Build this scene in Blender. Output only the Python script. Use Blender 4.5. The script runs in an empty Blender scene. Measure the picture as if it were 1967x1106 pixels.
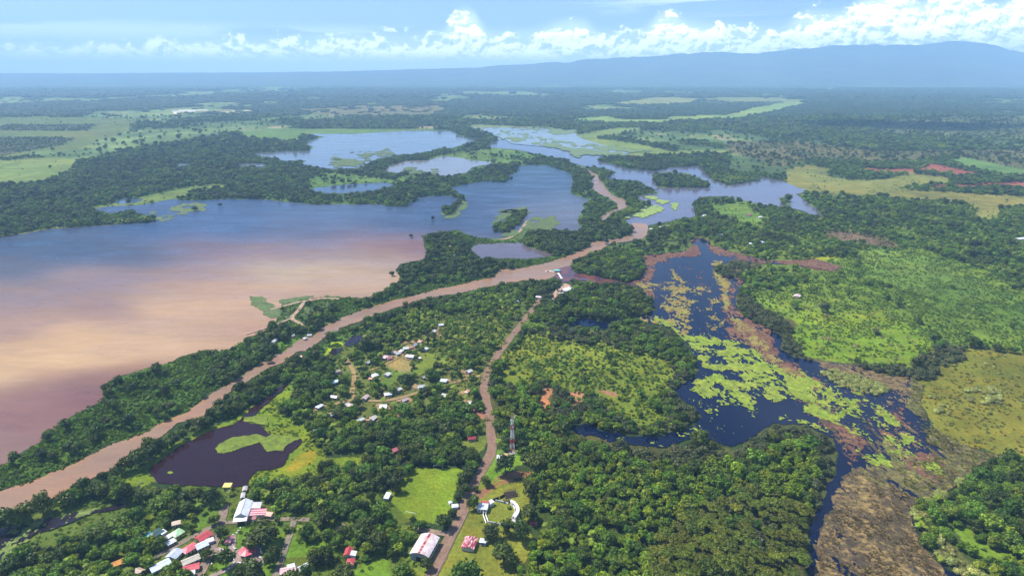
import bpy, math, random
import numpy as np

# ------------------------------------------------------------------ camera, sky, sun, exposure
sc = bpy.context.scene
H = 300.0                                   # the drone flies 300 m above the plain
F = 1259.0; CX, CY = 983.5, 553.0           # focal length and centre, photo pixels
PITCH = math.radians(18.24)
SUN_EL = math.radians(56.0)
SUN_DIR = np.array([-0.90, 0.36]); SUN_DIR = SUN_DIR / np.linalg.norm(SUN_DIR)   # towards the sun, on the ground

cd = bpy.data.cameras.new('camera'); cam = bpy.data.objects.new('camera', cd)
sc.collection.objects.link(cam); sc.camera = cam
cam.location = (0, 0, H); cam.rotation_euler = (math.pi/2 - PITCH, 0, 0)
cd.sensor_width = 36.0; cd.lens = F/1967*36.0
cd.clip_start = 1.0; cd.clip_end = 200000.0

w = bpy.data.worlds.new('World'); sc.world = w; w.use_nodes = True
nt = w.node_tree; N = nt.nodes; L = nt.links
bg = N['Background']; bg.inputs[1].default_value = 0.085
sky = N.new('ShaderNodeTexSky'); sky.sky_type = 'NISHITA'; sky.sun_disc = False
sky.sun_elevation = SUN_EL; sky.sun_rotation = math.atan2(SUN_DIR[0], SUN_DIR[1])
sky.altitude = 300; sky.air_density = 1.0; sky.dust_density = 0.3; sky.ozone_density = 2.5
# clouds of the far sky, by direction of view: azimuth and elevation
def wm(op, a, b=None, c=None):
    n = N.new('ShaderNodeMath'); n.operation = op
    for i, q in enumerate((a, b, c)):
        if q is None: continue
        if hasattr(q, 'links'): L.new(q, n.inputs[i])
        else: n.inputs[i].default_value = q
    return n.outputs[0]
def wr(x, a, b, c=0.0, d=1.0, smooth=True):
    n = N.new('ShaderNodeMapRange'); n.interpolation_type = 'SMOOTHSTEP' if smooth else 'LINEAR'
    for i, q in enumerate((x, a, b, c, d)):
        if hasattr(q, 'links'): L.new(q, n.inputs[i])
        else: n.inputs[i].default_value = q
    return n.outputs[0]
def wmix(f, a, b):
    n = N.new('ShaderNodeMix'); n.data_type = 'RGBA'
    for q, k in ((f, 'Factor'), (a, 'A'), (b, 'B')):
        if hasattr(q, 'links'): L.new(q, n.inputs[k])
        else: n.inputs[k].default_value = q if k == 'Factor' else (*q, 1)
    return n.outputs['Result']
def wnoise(x, y, sx, sy, det=7, rough=.6, dist=0.0, off=0.0):
    c = N.new('ShaderNodeCombineXYZ'); L.new(wm('MULTIPLY_ADD', x, sx, off), c.inputs[0]); L.new(wm('MULTIPLY', y, sy), c.inputs[1])
    n = N.new('ShaderNodeTexNoise'); n.noise_dimensions = '2D'; n.inputs['Scale'].default_value = 1; n.inputs['Detail'].default_value = det; n.inputs['Roughness'].default_value = rough; n.inputs['Distortion'].default_value = dist
    L.new(c.outputs[0], n.inputs['Vector']); return n.outputs['Fac']
tc = N.new('ShaderNodeTexCoord'); sx = N.new('ShaderNodeSeparateXYZ'); L.new(tc.outputs['Generated'], sx.inputs[0])
AZ = wm('ARCTAN2', sx.outputs[0], sx.outputs[1])
EL = wm('ARCTANGENT', wm('DIVIDE', sx.outputs[2], wm('SQRT', wm('ADD', wm('MULTIPLY', sx.outputs[0], sx.outputs[0]), wm('MULTIPLY', sx.outputs[1], sx.outputs[1])))))
def px_az(u): return math.atan((u-CX)/F/1.066)
def px_el(v): return math.atan((CY-v)/F)-PITCH
def curve(pts, lo, hi, ymax):
    """envelope over azimuth: (u, v) photo positions -> elevation"""
    f = N.new('ShaderNodeFloatCurve'); c = f.mapping.curves[0]; f.mapping.use_clip = False
    q = [((px_az(u)-lo)/(hi-lo), px_el(v)/ymax) for u, v in pts]
    c.points[0].location = q[0]; c.points[1].location = q[-1]
    for p in q[1:-1]: c.points.new(*p)
    f.mapping.update(); L.new(wr(AZ, lo, hi, 0, 1, False), f.inputs['Value']); return wm('MULTIPLY', f.outputs[0], ymax)
TOP = curve([(-1200,90),(-100,84),(30,92),(70,88),(110,95),(180,85),(240,92),(300,83),(400,82),(520,86),(640,78),(720,76),(800,78),(848,72),(872,38),(896,30),(922,50),(946,70),(1020,68),(1080,52),(1110,50),(1150,70),(1200,72),(1250,52),(1280,36),(1310,52),(1370,60),(1440,66),(1490,68),(1545,42),(1590,44),(1640,24),(1700,12),(1760,30),(1800,14),(1850,26),(1910,40),(1950,10),(2060,16),(3200,50)], -1.05, 1.05, .14)
nA = wnoise(AZ, EL, 30, 40, 8, .62, .3)
nB = wnoise(AZ, EL, 75, 95, 7, .65, .2, 7)
nA2 = wnoise(wm('ADD', AZ, -.0045), wm('ADD', EL, .0075), 30, 40, 8, .62, .3)
nB2 = wnoise(wm('ADD', AZ, -.0018), wm('ADD', EL, .0032), 75, 95, 7, .65, .2, 7)
fld = wm('ADD', wm('MULTIPLY', wm('SUBTRACT', TOP, EL), 62), wm('ADD', wm('MULTIPLY', wm('SUBTRACT', nA, .5), 4.2), wm('MULTIPLY', wm('SUBTRACT', nB, .5), 2.6)))
cum = wm('MULTIPLY', wr(fld, -.25, wr(AZ, -.5, .1, .8, .5)), wr(EL, .011, .027))
lit = wm('ADD', wm('MULTIPLY', wm('SUBTRACT', nA, nA2), 5.2), wm('MULTIPLY', wm('SUBTRACT', nB, nB2), 3.6))
lit = wm('ADD', lit, wm('MULTIPLY', wr(fld, .2, 2.8, 1, 0, False), .35))
lit = wr(lit, -.75, .62)
lit = wm('MULTIPLY', lit, wr(EL, .014, .040, .35, 1))
ccol = wmix(lit, (9.0, 10.6, 13.8), (27, 27, 27))
veil = wm('MULTIPLY', wr(wnoise(AZ, EL, 3.2, 52, 7, .55, .5, 3), .47, .72), .55)
hv = wm('MULTIPLY', wr(EL, .048, .066, 1, .0), wr(EL, .02, .03)); veilL = wm('MULTIPLY', wr(wnoise(AZ, EL, 5, 38, 6, .5, .3, 11), .42, .62, 0, .55), hv)
hiR = wm('MULTIPLY', wm('MULTIPLY', veil, wr(AZ, .0, .3)), wr(EL, .05, .08)); 
tn = N.new('ShaderNodeVectorMath'); tn.operation = 'MULTIPLY'; tn.inputs[1].default_value = (.80, .90, 1.22); L.new(sky.outputs[0], tn.inputs[0])
band = wm('MULTIPLY', wm('MULTIPLY', wr(wm('SUBTRACT', wm('ADD', TOP, .010), EL), -.006, .016), wr(EL, .0, .02)), .62)
base_ = wmix(wm('MAXIMUM', wm('MAXIMUM', veilL, band), hiR), tn.outputs[0], (14.0, 15.5, 18.0))
base_ = wmix(wm('MULTIPLY', wr(EL, .006, .040, 1, 0), .9), base_, (7.4, 10.0, 14.2))
L.new(wmix(cum, base_, ccol), bg.inputs[0])

sd = bpy.data.lights.new('sun', 'SUN'); sun = bpy.data.objects.new('sun', sd); sc.collection.objects.link(sun)
sd.energy = 5.0; sd.angle = math.radians(0.55); sd.color = (1.0, 0.95, 0.86)
ce = math.cos(SUN_EL)
SUN3 = np.array([SUN_DIR[0]*ce, SUN_DIR[1]*ce, math.sin(SUN_EL)])
from mathutils import Vector, Matrix
sun.rotation_euler = Vector(SUN3).to_track_quat('Z', 'Y').to_euler()
sun.location = (0, 0, 2000)

sc.view_settings.view_transform = 'Standard'; sc.view_settings.look = 'None'
sc.view_settings.exposure = 0.7; sc.view_settings.gamma = 1.0
sc.cycles.max_bounces = 5; sc.cycles.diffuse_bounces = 2; sc.cycles.glossy_bounces = 2
sc.cycles.transmission_bounces = 2; sc.cycles.volume_bounces = 1; sc.cycles.transparent_max_bounces = 4
sc.cycles.use_denoising = True

# ------------------------------------------------------------------ helpers: projection, noise, polygons
cp, sp_ = math.cos(PITCH), math.sin(PITCH)
def at(u, v, z=0.0):
    """photo pixel -> point of the horizontal plane at height z"""
    u = np.asarray(u, float); v = np.asarray(v, float)
    a = (u - CX)/F; b = (CY - v)/F
    dy = cp + b*sp_; dz = -sp_ + b*cp
    t = (z - H)/dz
    return a*t, dy*t
def P(u, v, z=0.0):
    x, y = at(u, v, z); return float(x), float(y)
def proj(x, y, z=0.0):
    d = y*cp - (z - H)*sp_
    return CX + F*x/d, CY - F*(y*sp_ + (z - H)*cp)/d

def _hash(i, j, s):
    n = (i.astype(np.int64)*374761393 + j.astype(np.int64)*668265263 + s*1442695041) & 0xffffffff
    n = ((n ^ (n >> 13))*1274126177) & 0xffffffff
    n = ((n ^ (n >> 16))*2246822519) & 0xffffffff
    return ((n ^ (n >> 15)) & 0xffffff)/float(0xffffff)
def vnoise(x, y, s=0):
    i = np.floor(x); j = np.floor(y); fx = x-i; fy = y-j
    fx = fx*fx*(3-2*fx); fy = fy*fy*(3-2*fy)
    a = _hash(i, j, s); b = _hash(i+1, j, s); c = _hash(i, j+1, s); d = _hash(i+1, j+1, s)
    return (a*(1-fx)+b*fx)*(1-fy) + (c*(1-fx)+d*fx)*fy
def fbm(x, y, s=0, o=4, r=0.5):
    t = 0; a = 1; n = 0
    for k in range(o):
        t = t + a*vnoise(x*2**k+k*17.3, y*2**k-k*9.1, s+k*7); n += a; a *= r
    return t/n
def poly(s):
    return np.array([[float(q) for q in p.split(',')] for p in s.split()])
def inside(u, v, pg):
    r = np.zeros(u.shape, bool); n = len(pg)
    bb = (u >= pg[:, 0].min()) & (u <= pg[:, 0].max()) & (v >= pg[:, 1].min()) & (v <= pg[:, 1].max())
    if not bb.any(): return r
    uu, vv = u[bb], v[bb]; q = np.zeros(uu.shape, bool)
    for k in range(n):
        x0, y0 = pg[k]; x1, y1 = pg[(k+1) % n]
        if y0 == y1: continue
        c = (y0 > vv) != (y1 > vv)
        q ^= c & (uu < (x1-x0)*(vv-y0)/(y1-y0)+x0)
    r[bb] = q
    return r
def edge_dist(u, v, pg, closed=True):
    """distance to the outline, in the units of u, v"""
    d = np.full(u.shape, 1e18); n = len(pg)
    for k in range(n if closed else n-1):
        x0, y0 = pg[k]; x1, y1 = pg[(k+1) % n]
        dx, dy = x1-x0, y1-y0; l2 = dx*dx+dy*dy or 1
        t = np.clip(((u-x0)*dx+(v-y0)*dy)/l2, 0, 1)
        d = np.minimum(d, (u-x0-t*dx)**2 + (v-y0-t*dy)**2)
    return np.sqrt(d)
def sdf(u, v, pg):
    d = edge_dist(u, v, pg); return np.where(inside(u, v, pg), d, -d)

# ------------------------------------------------------------------ helpers: meshes, materials, tags
COL = sc.collection
def mesh_np(name, verts, faces, loop_counts=None):
    """verts (n,3); faces: (m,k) array, or flat loop array with loop_counts"""
    me = bpy.data.meshes.new(name)
    verts = np.asarray(verts, np.float32)
    if loop_counts is None:
        faces = np.asarray(faces, np.int32); lc = np.full(len(faces), faces.shape[1], np.int32); fl = faces.ravel()
    else: fl = np.asarray(faces, np.int32); lc = np.asarray(loop_counts, np.int32)
    me.vertices.add(len(verts)); me.vertices.foreach_set('co', verts.ravel())
    me.loops.add(len(fl)); me.loops.foreach_set('vertex_index', fl)
    me.polygons.add(len(lc)); me.polygons.foreach_set('loop_start', np.concatenate([[0], np.cumsum(lc)[:-1]]).astype(np.int32))
    me.update(calc_edges=True)
    return me
def set_color(me, col, name='tint'):
    a = me.attributes.new(name, 'FLOAT_COLOR', 'POINT')
    c = np.ones((len(me.vertices), 4), np.float32); c[:, :3] = col
    a.data.foreach_set('color', c.ravel())
def link(name, me, m=None, parent=None):
    o = bpy.data.objects.new(name, me); COL.objects.link(o)
    if m is not None and len(me.materials) == 0: me.materials.append(m)
    if parent is not None: o.parent = parent
    return o
def empty(name, loc, rz=0.0):
    o = bpy.data.objects.new(name, None); COL.objects.link(o)
    o.location = loc; o.rotation_euler = (0, 0, rz); o.empty_display_size = 1
    return o
def tag(o, label=None, cat=None, group=None, kind=None):
    if label: o['label'] = label
    if cat: o['category'] = cat
    if group: o['group'] = group
    if kind: o['kind'] = kind
    return o

class MB:
    """collects shapes into one mesh"""
    def __init__(s): s.v = []; s.f = []
    def add(s, vs, fs):
        b = len(s.v); s.v += [tuple(map(float, q)) for q in vs]; s.f += [tuple(b+i for i in f) for f in fs]; return s
    def box(s, x0, x1, y0, y1, z0, z1):
        return s.add([(x0,y0,z0),(x1,y0,z0),(x1,y1,z0),(x0,y1,z0),(x0,y0,z1),(x1,y0,z1),(x1,y1,z1),(x0,y1,z1)],
                     [(0,3,2,1),(4,5,6,7),(0,1,5,4),(1,2,6,5),(2,3,7,6),(3,0,4,7)])
    def bar(s, a, b, r, n=4, r2=None):
        a = Vector(a); b = Vector(b); d = (b-a).normalized()
        u = d.orthogonal().normalized(); w_ = d.cross(u); r2 = r if r2 is None else r2; vs = []
        for p, q in ((a, r), (b, r2)):
            for k in range(n):
                t = 2*math.pi*(k+.5)/n; vs.append(p + (u*math.cos(t)+w_*math.sin(t))*q)
        fs = [(k, (k+1) % n, n+(k+1) % n, n+k) for k in range(n)] + [tuple(range(n))[::-1], tuple(range(n, 2*n))]
        return s.add(vs, fs)
    def slab(s, pts, t):
        """a sheet through pts (a planar loop) with thickness t downwards"""
        n = len(pts); vs = [tuple(p) for p in pts] + [(p[0], p[1], p[2]-t) for p in pts]
        return s.add(vs, [tuple(range(n)), tuple(range(2*n-1, n-1, -1))] + [(k, n+k, n+(k+1) % n, (k+1) % n) for k in range(n)])
    def build(s, name, m=None, parent=None):
        me = bpy.data.meshes.new(name); me.from_pydata(s.v, [], s.f); me.update()
        return link(name, me, m, parent)

def mat(name):
    m = bpy.data.materials.new(name); m.use_nodes = True
    return m, m.node_tree, m.node_tree.nodes['Principled BSDF']
def node(nt, t, **kw):
    n = nt.nodes.new(t)
    for k, v in kw.items():
        if k in n.inputs: n.inputs[k].default_value = v
        else: setattr(n, k, v)
    return n
def noise_val(nt, scale, detail=4, rough=0.55, vec=None, aniso=None):
    """noise over world position -> Fac socket"""
    g = node(nt, 'ShaderNodeNewGeometry') if vec is None else None
    src = g.outputs['Position'] if g else vec
    if aniso:
        m_ = node(nt, 'ShaderNodeMapping'); m_.inputs['Rotation'].default_value = (0, 0, aniso[0]); m_.inputs['Scale'].default_value = (aniso[1], 1, 1)
        nt.links.new(src, m_.inputs[0]); src = m_.outputs[0]
    n = node(nt, 'ShaderNodeTexNoise'); n.inputs['Scale'].default_value = scale; n.inputs['Detail'].default_value = detail; n.inputs['Roughness'].default_value = rough
    nt.links.new(src, n.inputs['Vector']); return n.outputs['Fac']
def remap(nt, sock, a, b, c, d):
    m_ = node(nt, 'ShaderNodeMapRange'); m_.inputs[1].default_value = a; m_.inputs[2].default_value = b
    m_.inputs[3].default_value = c; m_.inputs[4].default_value = d; nt.links.new(sock, m_.inputs[0]); return m_.outputs[0]
def mixc(nt, fac, a, b, mode='MIX'):
    m_ = node(nt, 'ShaderNodeMix'); m_.data_type = 'RGBA'; m_.blend_type = mode
    for s, i in ((fac, 0), (a, 'A'), (b, 'B')):
        inp = m_.inputs[i] if i != 0 else m_.inputs['Factor']
        if hasattr(s, 'links'): nt.links.new(s, inp)
        else: inp.default_value = s if i == 0 else (*s[:3], 1)
    return m_.outputs['Result']
def scalec(nt, col, fac):
    """colour times a value"""
    m_ = node(nt, 'ShaderNodeVectorMath'); m_.operation = 'SCALE'
    nt.links.new(col, m_.inputs[0]); nt.links.new(fac, m_.inputs['Scale']); return m_.outputs[0]
def attr(nt, name):
    a = node(nt, 'ShaderNodeAttribute'); a.attribute_name = name; return a.outputs['Color']
def bump(nt, bs, h, dist, strength=1.0):
    b = node(nt, 'ShaderNodeBump'); b.inputs['Distance'].default_value = dist; b.inputs['Strength'].default_value = strength
    nt.links.new(h, b.inputs['Height']); nt.links.new(b.outputs[0], bs.inputs['Normal'])

def simple_mat(name, col, rough=0.7, var=0.25, scale=0.6, dirt=None, spec=0.3, stripe=None, metal=0.0):
    """painted or natural surface with weathering noise; stripe = corrugation spacing in m"""
    m, t, bs = mat(name)
    a = noise_val(t, scale, 5, 0.6); f = remap(t, a, 0.3, 0.7, 1-var, 1+var*0.5)
    c = scalec(t, mixc(t, 0.0, col, col), f)
    if dirt:
        a2 = noise_val(t, scale*0.35, 6, 0.65); c = mixc(t, remap(t, a2, 0.5, 0.68, 0, 0.8), c, dirt)
    t.links.new(c, bs.inputs['Base Color']); bs.inputs['Roughness'].default_value = rough
    bs.inputs['Specular IOR Level'].default_value = spec; bs.inputs['Metallic'].default_value = metal
    return m

# ------------------------------------------------------------------ the map, read off the photograph (pixel outlines, projected to the ground)
LAKE = poly("-420,560 -150,492 0,457 50,448 100,440 150,436 200,433 250,430 296,427 303,423 290,415 250,405 220,410 175,405 190,399 218,396 270,395 330,383 356,386 432,383 450,383 501,383 572,390 608,394 666,393 730,393 750,398 780,396 786,390 811,378 845,376 867,378 880,382 895,377 870,366 864,360 907,352 948,345 991,332 994,322 1002,318 1052,318 1078,327 1098,334 1103,350 1100,360 1096,372 1129,383 1134,386 1116,393 1124,400 1108,423 1118,439 1108,445 1062,441 1002,439 976,454 948,459 915,456 897,450 880,443 850,445 831,448 811,453 815,465 818,480 818,496 806,501 768,509 760,522 768,534 765,542 747,550 719,567 696,571 653,571 615,572 577,577 541,585 536,600 528,622 508,638 488,643 463,661 458,671 394,672 356,683 318,698 292,706 254,714 216,726 196,742 201,754 188,772 152,792 122,813 81,831 79,848 51,864 0,894 -150,960 -420,1080")
LAKE_FAR = poly("486,295 534,292 592,291 602,284 587,277 592,270 625,264 592,258 679,258 780,252 869,252 882,261 902,267 925,267 882,281 867,285 844,285 826,291 793,297 755,299 724,306 704,317 691,323 643,325 613,323 577,315 595,309 536,310 536,304 501,301")
POND_MID = poly("737,329 752,319 778,310 819,309 852,301 882,303 909,309 941,311 946,315 908,322 897,332 867,338 839,338 806,329 775,329 765,334")
POND_LONG = poly("587,365 608,360 666,355 740,351 763,355 737,361 717,366 684,370 628,372")
POND_S1 = poly("455,317 480,314 510,316 515,320 490,322 460,321")
POND_S2 = poly("333,317 350,314 372,318 345,320")
POND_S3 = poly("221,390 229,383 250,380 275,383 262,389 240,392")
FLOOD = poly("933,281 940,276 961,270 938,259 951,262 976,270 1000,274 1050,277 1090,285 1120,292 1150,296 1180,298 1150,303 1145,308 1170,314 1205,324 1256,329 1286,322 1342,319 1358,334 1370,347 1398,356 1458,348 1464,341 1501,348 1536,362 1556,367 1530,374 1539,380 1562,397 1582,416 1573,417 1539,406 1521,399 1487,396 1458,390 1400,381 1398,378 1352,378 1332,388 1332,403 1337,416 1296,423 1266,431 1241,436 1218,439 1205,428 1197,421 1225,408 1251,395 1248,388 1223,380 1225,375 1269,372 1238,355 1225,347 1164,345 1175,336 1187,331 1154,322 1124,320 1098,313 1088,305 1052,301 1014,292 984,287 951,285")
POND_R = poly("900,479 920,469 976,467 1002,467 1014,474 1058,487 1063,491 1027,497 997,497 925,497")
RIVER = poly("-200,1035 0,944 29,936 67,924 100,908 156,886 200,862 269,836 300,818 361,790 400,760 445,734 483,708 527,685 554,669 576,654 603,642 623,627 648,614 704,593 755,578 806,565 857,552 907,542 950,532 960,518 1000,516 1050,505 1085,494 1108,484 1131,474 1139,464 1180,460 1205,454 1218,446 1212,436 1214,428 1242,430 1245,438 1243,449 1235,459 1192,466 1169,472 1154,479 1116,494 1100,500 1095,511 1074,516 1070,528 1045,540 1010,538 975,543 950,549 907,558 882,563 831,571 780,584 735,601 666,625 620,650 603,670 567,678 552,696 521,703 482,727 440,754 412,777 391,800 363,805 343,815 305,841 254,866 216,902 178,919 96,957 16,985 -200,1075")
RIVER_UP = poly("1121,322 1134,328 1149,337 1154,347 1164,362 1177,376 1203,386 1205,398 1189,405 1174,410 1170,416 1160,425 1152,418 1168,408 1187,400 1185,390 1154,374 1136,362 1137,342 1131,328 1098,314")
CHANNEL = poly("1074,516 1095,512 1106,524 1152,532 1183,539 1204,544 1228,538 1245,545 1225,551 1188,545 1147,545 1123,540 1103,537 1084,543 1066,534")
LAGOON = poly("1337,456 1363,461 1365,471 1388,478 1429,489 1464,499 1480,501 1543,501 1569,499 1594,506 1617,514 1602,522 1556,514 1530,509 1467,507 1411,500 1388,507 1370,515 1378,529 1429,537 1424,552 1411,573 1416,593 1429,608 1449,621 1487,636 1502,649 1497,669 1530,689 1576,695 1614,700 1654,707 1702,722 1737,724 1752,726 1773,744 1768,773 1785,816 1832,847 1880,866 1927,877 1880,893 1863,917 1832,936 1816,946 1785,955 1747,974 1752,1007 1773,1050 1797,1079 1844,1106 1900,1190 1960,1400 1555,1400 1550,1180 1552,1106 1556,1048 1557,1012 1562,998 1581,965 1590,929 1604,912 1608,877 1602,846 1581,833 1548,815 1528,815 1485,813 1454,833 1429,851 1403,861 1388,853 1353,843 1302,848 1280,862 1240,858 1200,850 1150,843 1103,832 1096,822 1120,814 1160,828 1200,838 1238,841 1281,837 1332,822 1347,801 1332,781 1307,768 1297,751 1327,728 1342,712 1337,687 1317,657 1289,629 1228,617 1205,614 1180,621 1159,634 1144,629 1103,629 1088,627 1091,611 1121,611 1154,618 1180,613 1238,608 1261,595 1241,565 1225,550 1230,539 1243,514 1233,491 1264,489 1314,484 1332,473 1325,463")
POND_DARK = poly("283,902 331,868 351,854 411,825 453,814 473,794 492,775 520,758 551,735 555,740 525,765 505,783 490,797 468,811 499,817 516,831 530,838 579,843 579,854 556,871 544,897 525,901 496,905 479,922 476,933 442,936 342,933 302,928 292,915")
POND_V1 = poly("662,665 664,656 680,645 708,642 706,649 688,658 673,665")
POND_V2 = poly("632,681 639,670 660,667 652,677 639,683")
MARSH_W = poly("-260,1060 0,1012 56,1000 111,994 150,983 245,968 215,979 165,990 115,1012 67,1032 33,1062 0,1086 -260,1200")

WATERS = [  # name, outline, base colour, edge raggedness (m), label-free structure
 ('lake', LAKE, None, 5), ('lake', LAKE_FAR, (0.10,0.115,0.13), 10), ('pond', POND_MID, (0.16,0.15,0.14), 8), ('pond', POND_LONG, (0.03,0.04,0.06), 8),
 ('pond', POND_S1, (0.10,0.12,0.14), 6), ('pond', POND_S2, (0.10,0.12,0.14), 6), ('pond', POND_S3, (0.05,0.08,0.12), 6),
 ('lake', FLOOD, (0.085,0.085,0.12), 8), ('pond', POND_R, (0.10,0.075,0.085), 3), ('river', RIVER, (0.225,0.142,0.090), 2.5), ('river', RIVER_UP, (0.225,0.142,0.092), 4),
 ('channel', CHANNEL, (0.07,0.035,0.045), 2), ('lagoon', LAGOON, (0.001,0.004,0.022), 2.5), ('pond', POND_DARK, (0.022,0.008,0.010), 1.5),
 ('pond', POND_V1, (0.016,0.01,0.016), 1.5), ('pond', POND_V2, (0.016,0.01,0.016), 1.5), ('marsh_water', MARSH_W, (0.018,0.014,0.020), 4)]

ISLES = [poly(q) for q in ("1250,337 1262,331 1285,333 1300,331 1335,340 1370,352 1362,360 1307,362 1262,359", "945,448 948,430 965,422 985,410 1014,400 1012,412 1000,430 975,446", "1498,379 1519,379 1521,391 1502,393", "850,414 846,404 866,394 890,379 896,382 880,398 868,414", "940,352 934,348 950,344 985,338 990,344 960,352")]
# ground zones: key, colour, trees per 100 m2 of closed canopy, mix of kinds, where-phrase for labels, outline
G_DEF = (0.030, 0.052, 0.014)
ZONES = []
def Z(key, col, dens, mix, where, pts): ZONES.append((key, col, dens, mix, where, poly(pts)))
DK = dict(dark=5, mid=4, bright=1); MX = dict(dark=3, mid=4, bright=3, palm=1); BR = dict(bright=5, mid=3, dark=1, palm=1.5, acacia=1)
OL = dict(olive=8, grey=1); SH = dict(bush=9, palm=.7, mid=.4); PST = dict(bush=1)
Z('far_bank', (0.05,0.10,0.022), .74, DK, 'north of the big lake', "-500,350 0,353 60,352 130,332 160,310 230,290 420,262 700,262 1100,250 1400,300 1400,330 1000,318 700,345 470,388 300,395 0,460 -500,560")
Z('west_pasture', (0.085,0.13,0.032), .008, PST, 'on the far left pasture', "-500,228 0,226 76,223 216,228 264,235 239,256 191,271 152,287 97,289 33,299 0,307 -500,320")
Z('west_scrub', (0.05,0.062,0.035), .5, PST, 'on the far left pasture', "-500,268 0,264 60,262 150,265 120,278 60,290 0,300 -500,315")
Z('west_scrub', (0.05,0.062,0.035), .4, PST, 'on the far left pasture', "0,240 100,238 190,240 170,250 80,252 0,250")
Z('west_meadow', (0.12,0.19,0.05), .01, PST, 'on the far left meadow', "-500,305 0,307 90,303 152,305 142,317 127,332 84,348 51,353 0,353 -500,356")
Z('north_meadow', (0.085,0.17,0.04), .0, PST, 'on the meadow north of the far lake', "465,251 500,248 592,248 700,247 800,246 860,250 780,253 679,258 620,257 580,262 592,268 560,272 500,268 470,262")
Z('north_band', (0.11,0.12,0.06), .08, PST, 'on the far plain', "570,210 700,203 840,203 860,210 830,222 700,225 590,218")
Z('sand', (0.5,0.48,0.42), 0, PST, '', "328,215 345,212 400,210 405,212 350,216 335,219")
Z('sand', (0.42,0.43,0.34), 0, PST, '', "415,217 482,210 484,212 430,218")
Z('shore_meadow', (0.10,0.16,0.04), .05, PST, 'on the shore meadow', "240,384 280,374 370,356 430,352 440,357 365,370 345,380 290,388 262,392 180,403 170,398 215,390")
Z('isle_meadow', (0.07,0.15,0.035), .25, dict(bush=5, dark=2), 'on the strip between the ponds', "555,345 620,330 700,335 760,345 830,300 900,285 960,283 1040,300 1000,312 940,318 860,345 780,352 700,352 620,358 580,362")
Z('bank_strip', (0.10,0.13,0.04), .05, PST, 'on the shore', "0,452 100,436 200,430 260,428 200,436 100,444 0,461 -400,560 -400,540")
Z('mid_strip', (0.055,0.11,0.025), .68, DK, 'on the tree-covered strip between the lakes', "470,385 480,345 560,330 600,355 590,368 640,376 700,374 760,358 800,335 860,342 900,338 960,318 990,322 988,332 945,345 905,352 865,360 868,376 810,378 788,390 780,396 600,393 500,384")
Z('river_east', (0.06,0.12,0.03), .55, DK, 'on the wooded bank of the upper river', "1098,330 1090,308 1160,345 1230,348 1270,372 1225,376 1250,393 1220,408 1200,424 1215,436 1218,448 1180,462 1100,445 1122,400 1098,372 1105,352")
Z('pale_marsh', (0.15,0.195,0.09), .0, PST, 'on the pale marsh', "900,243 930,240 1000,243 1060,246 1105,250 1115,262 1150,272 1200,287 1260,292 1400,292 1280,298 1200,302 1150,298 1100,292 1050,280 1000,276 975,274 955,262 930,254")
Z('pale_marsh', (0.12,0.19,0.055), .0, PST, 'on the pale marsh', "1078,266 1110,258 1180,246 1240,246 1190,258 1150,266 1220,275 1280,288 1400,290 1300,298 1200,296 1130,278")
Z('field', (0.17,0.21,0.07), .0, PST, 'on the distant fields', "1180,197 1280,186 1340,190 1330,198 1250,202 1190,200")
Z('field', (0.15,0.25,0.07), .0, PST, 'on the distant fields', "1270,224 1400,220 1450,206 1530,194 1552,199 1500,212 1420,228 1290,232")
Z('field', (0.14,0.24,0.07), .0, PST, 'on the distant fields', "1080,232 1160,222 1200,229 1300,230 1270,238 1160,236")
Z('field', (0.13,0.18,0.07), .0, PST, 'on the distant fields', "1330,190 1420,186 1560,192 1520,197 1400,196")
Z('east_plain', (0.075,0.105,0.045), .22, dict(bush=3, dark=1), 'on the far plain', "1650,240 1760,225 2400,215 2400,290 1967,268 1800,262 1690,256")
Z('east_scrub', (0.09,0.10,0.045), .3, dict(bush=3, dark=1), 'on the eastern scrub', "1400,272 1520,270 1700,290 1850,286 2400,290 2400,345 1950,328 1830,300 1700,312 1560,306 1500,320 1400,290")
Z('east_field', (0.135,0.165,0.045), .03, PST, 'on the yellowish eastern pasture', "1507,328 1556,316 1597,322 1588,339 1631,345 1689,345 1747,331 1819,339 1834,351 1727,360 1776,365 1967,375 2400,385 2400,440 1967,395 1929,397 1906,426 1866,420 1874,403 1851,388 1718,380 1660,377 1614,373 1556,368 1507,352 1510,336")
Z('east_green', (0.09,0.18,0.05), .0, PST, 'on the green eastern field', "1825,305 1860,303 1900,312 1967,325 2400,340 2400,355 1967,340 1900,330 1840,318")
Z('red_soil', (0.22,0.075,0.05), .04, PST, 'on the red soil', "1640,319 1678,322 1776,323 1782,313 1805,316 1845,325 1889,334 1874,338 1834,336 1790,329 1733,331 1675,328")
Z('red_soil', (0.24,0.08,0.055), .04, PST, 'on the red soil', "1773,357 1834,354 1950,349 2100,342 2100,366 1967,362 1950,357 1834,362 1785,362")
Z('ne_woods', (0.08,0.145,0.02), .5, dict(dark=3, mid=4, bright=3, palm=1), 'in the woods east of the lagoon', "1345,385 1400,380 1520,400 1575,420 1540,372 1700,378 1850,390 1880,420 1967,440 2400,470 2400,700 1967,672 1860,665 1780,690 1700,722 1540,690 1497,669 1500,650 1416,593 1430,540 1380,530 1372,512 1470,500 1365,470 1330,455 1240,455 1245,440 1340,415")
Z('ne_glade', (0.085,0.17,0.03), .12, SH, 'in the glade east of the lagoon', "1360,392 1420,388 1450,400 1480,420 1440,430 1380,415")
Z('logged', (0.17,0.10,0.07), .35, dict(grey=2, bush=1, mid=1), 'on the burnt clearing', "1575,443 1640,446 1700,458 1725,470 1700,476 1640,464 1590,458")
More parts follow.
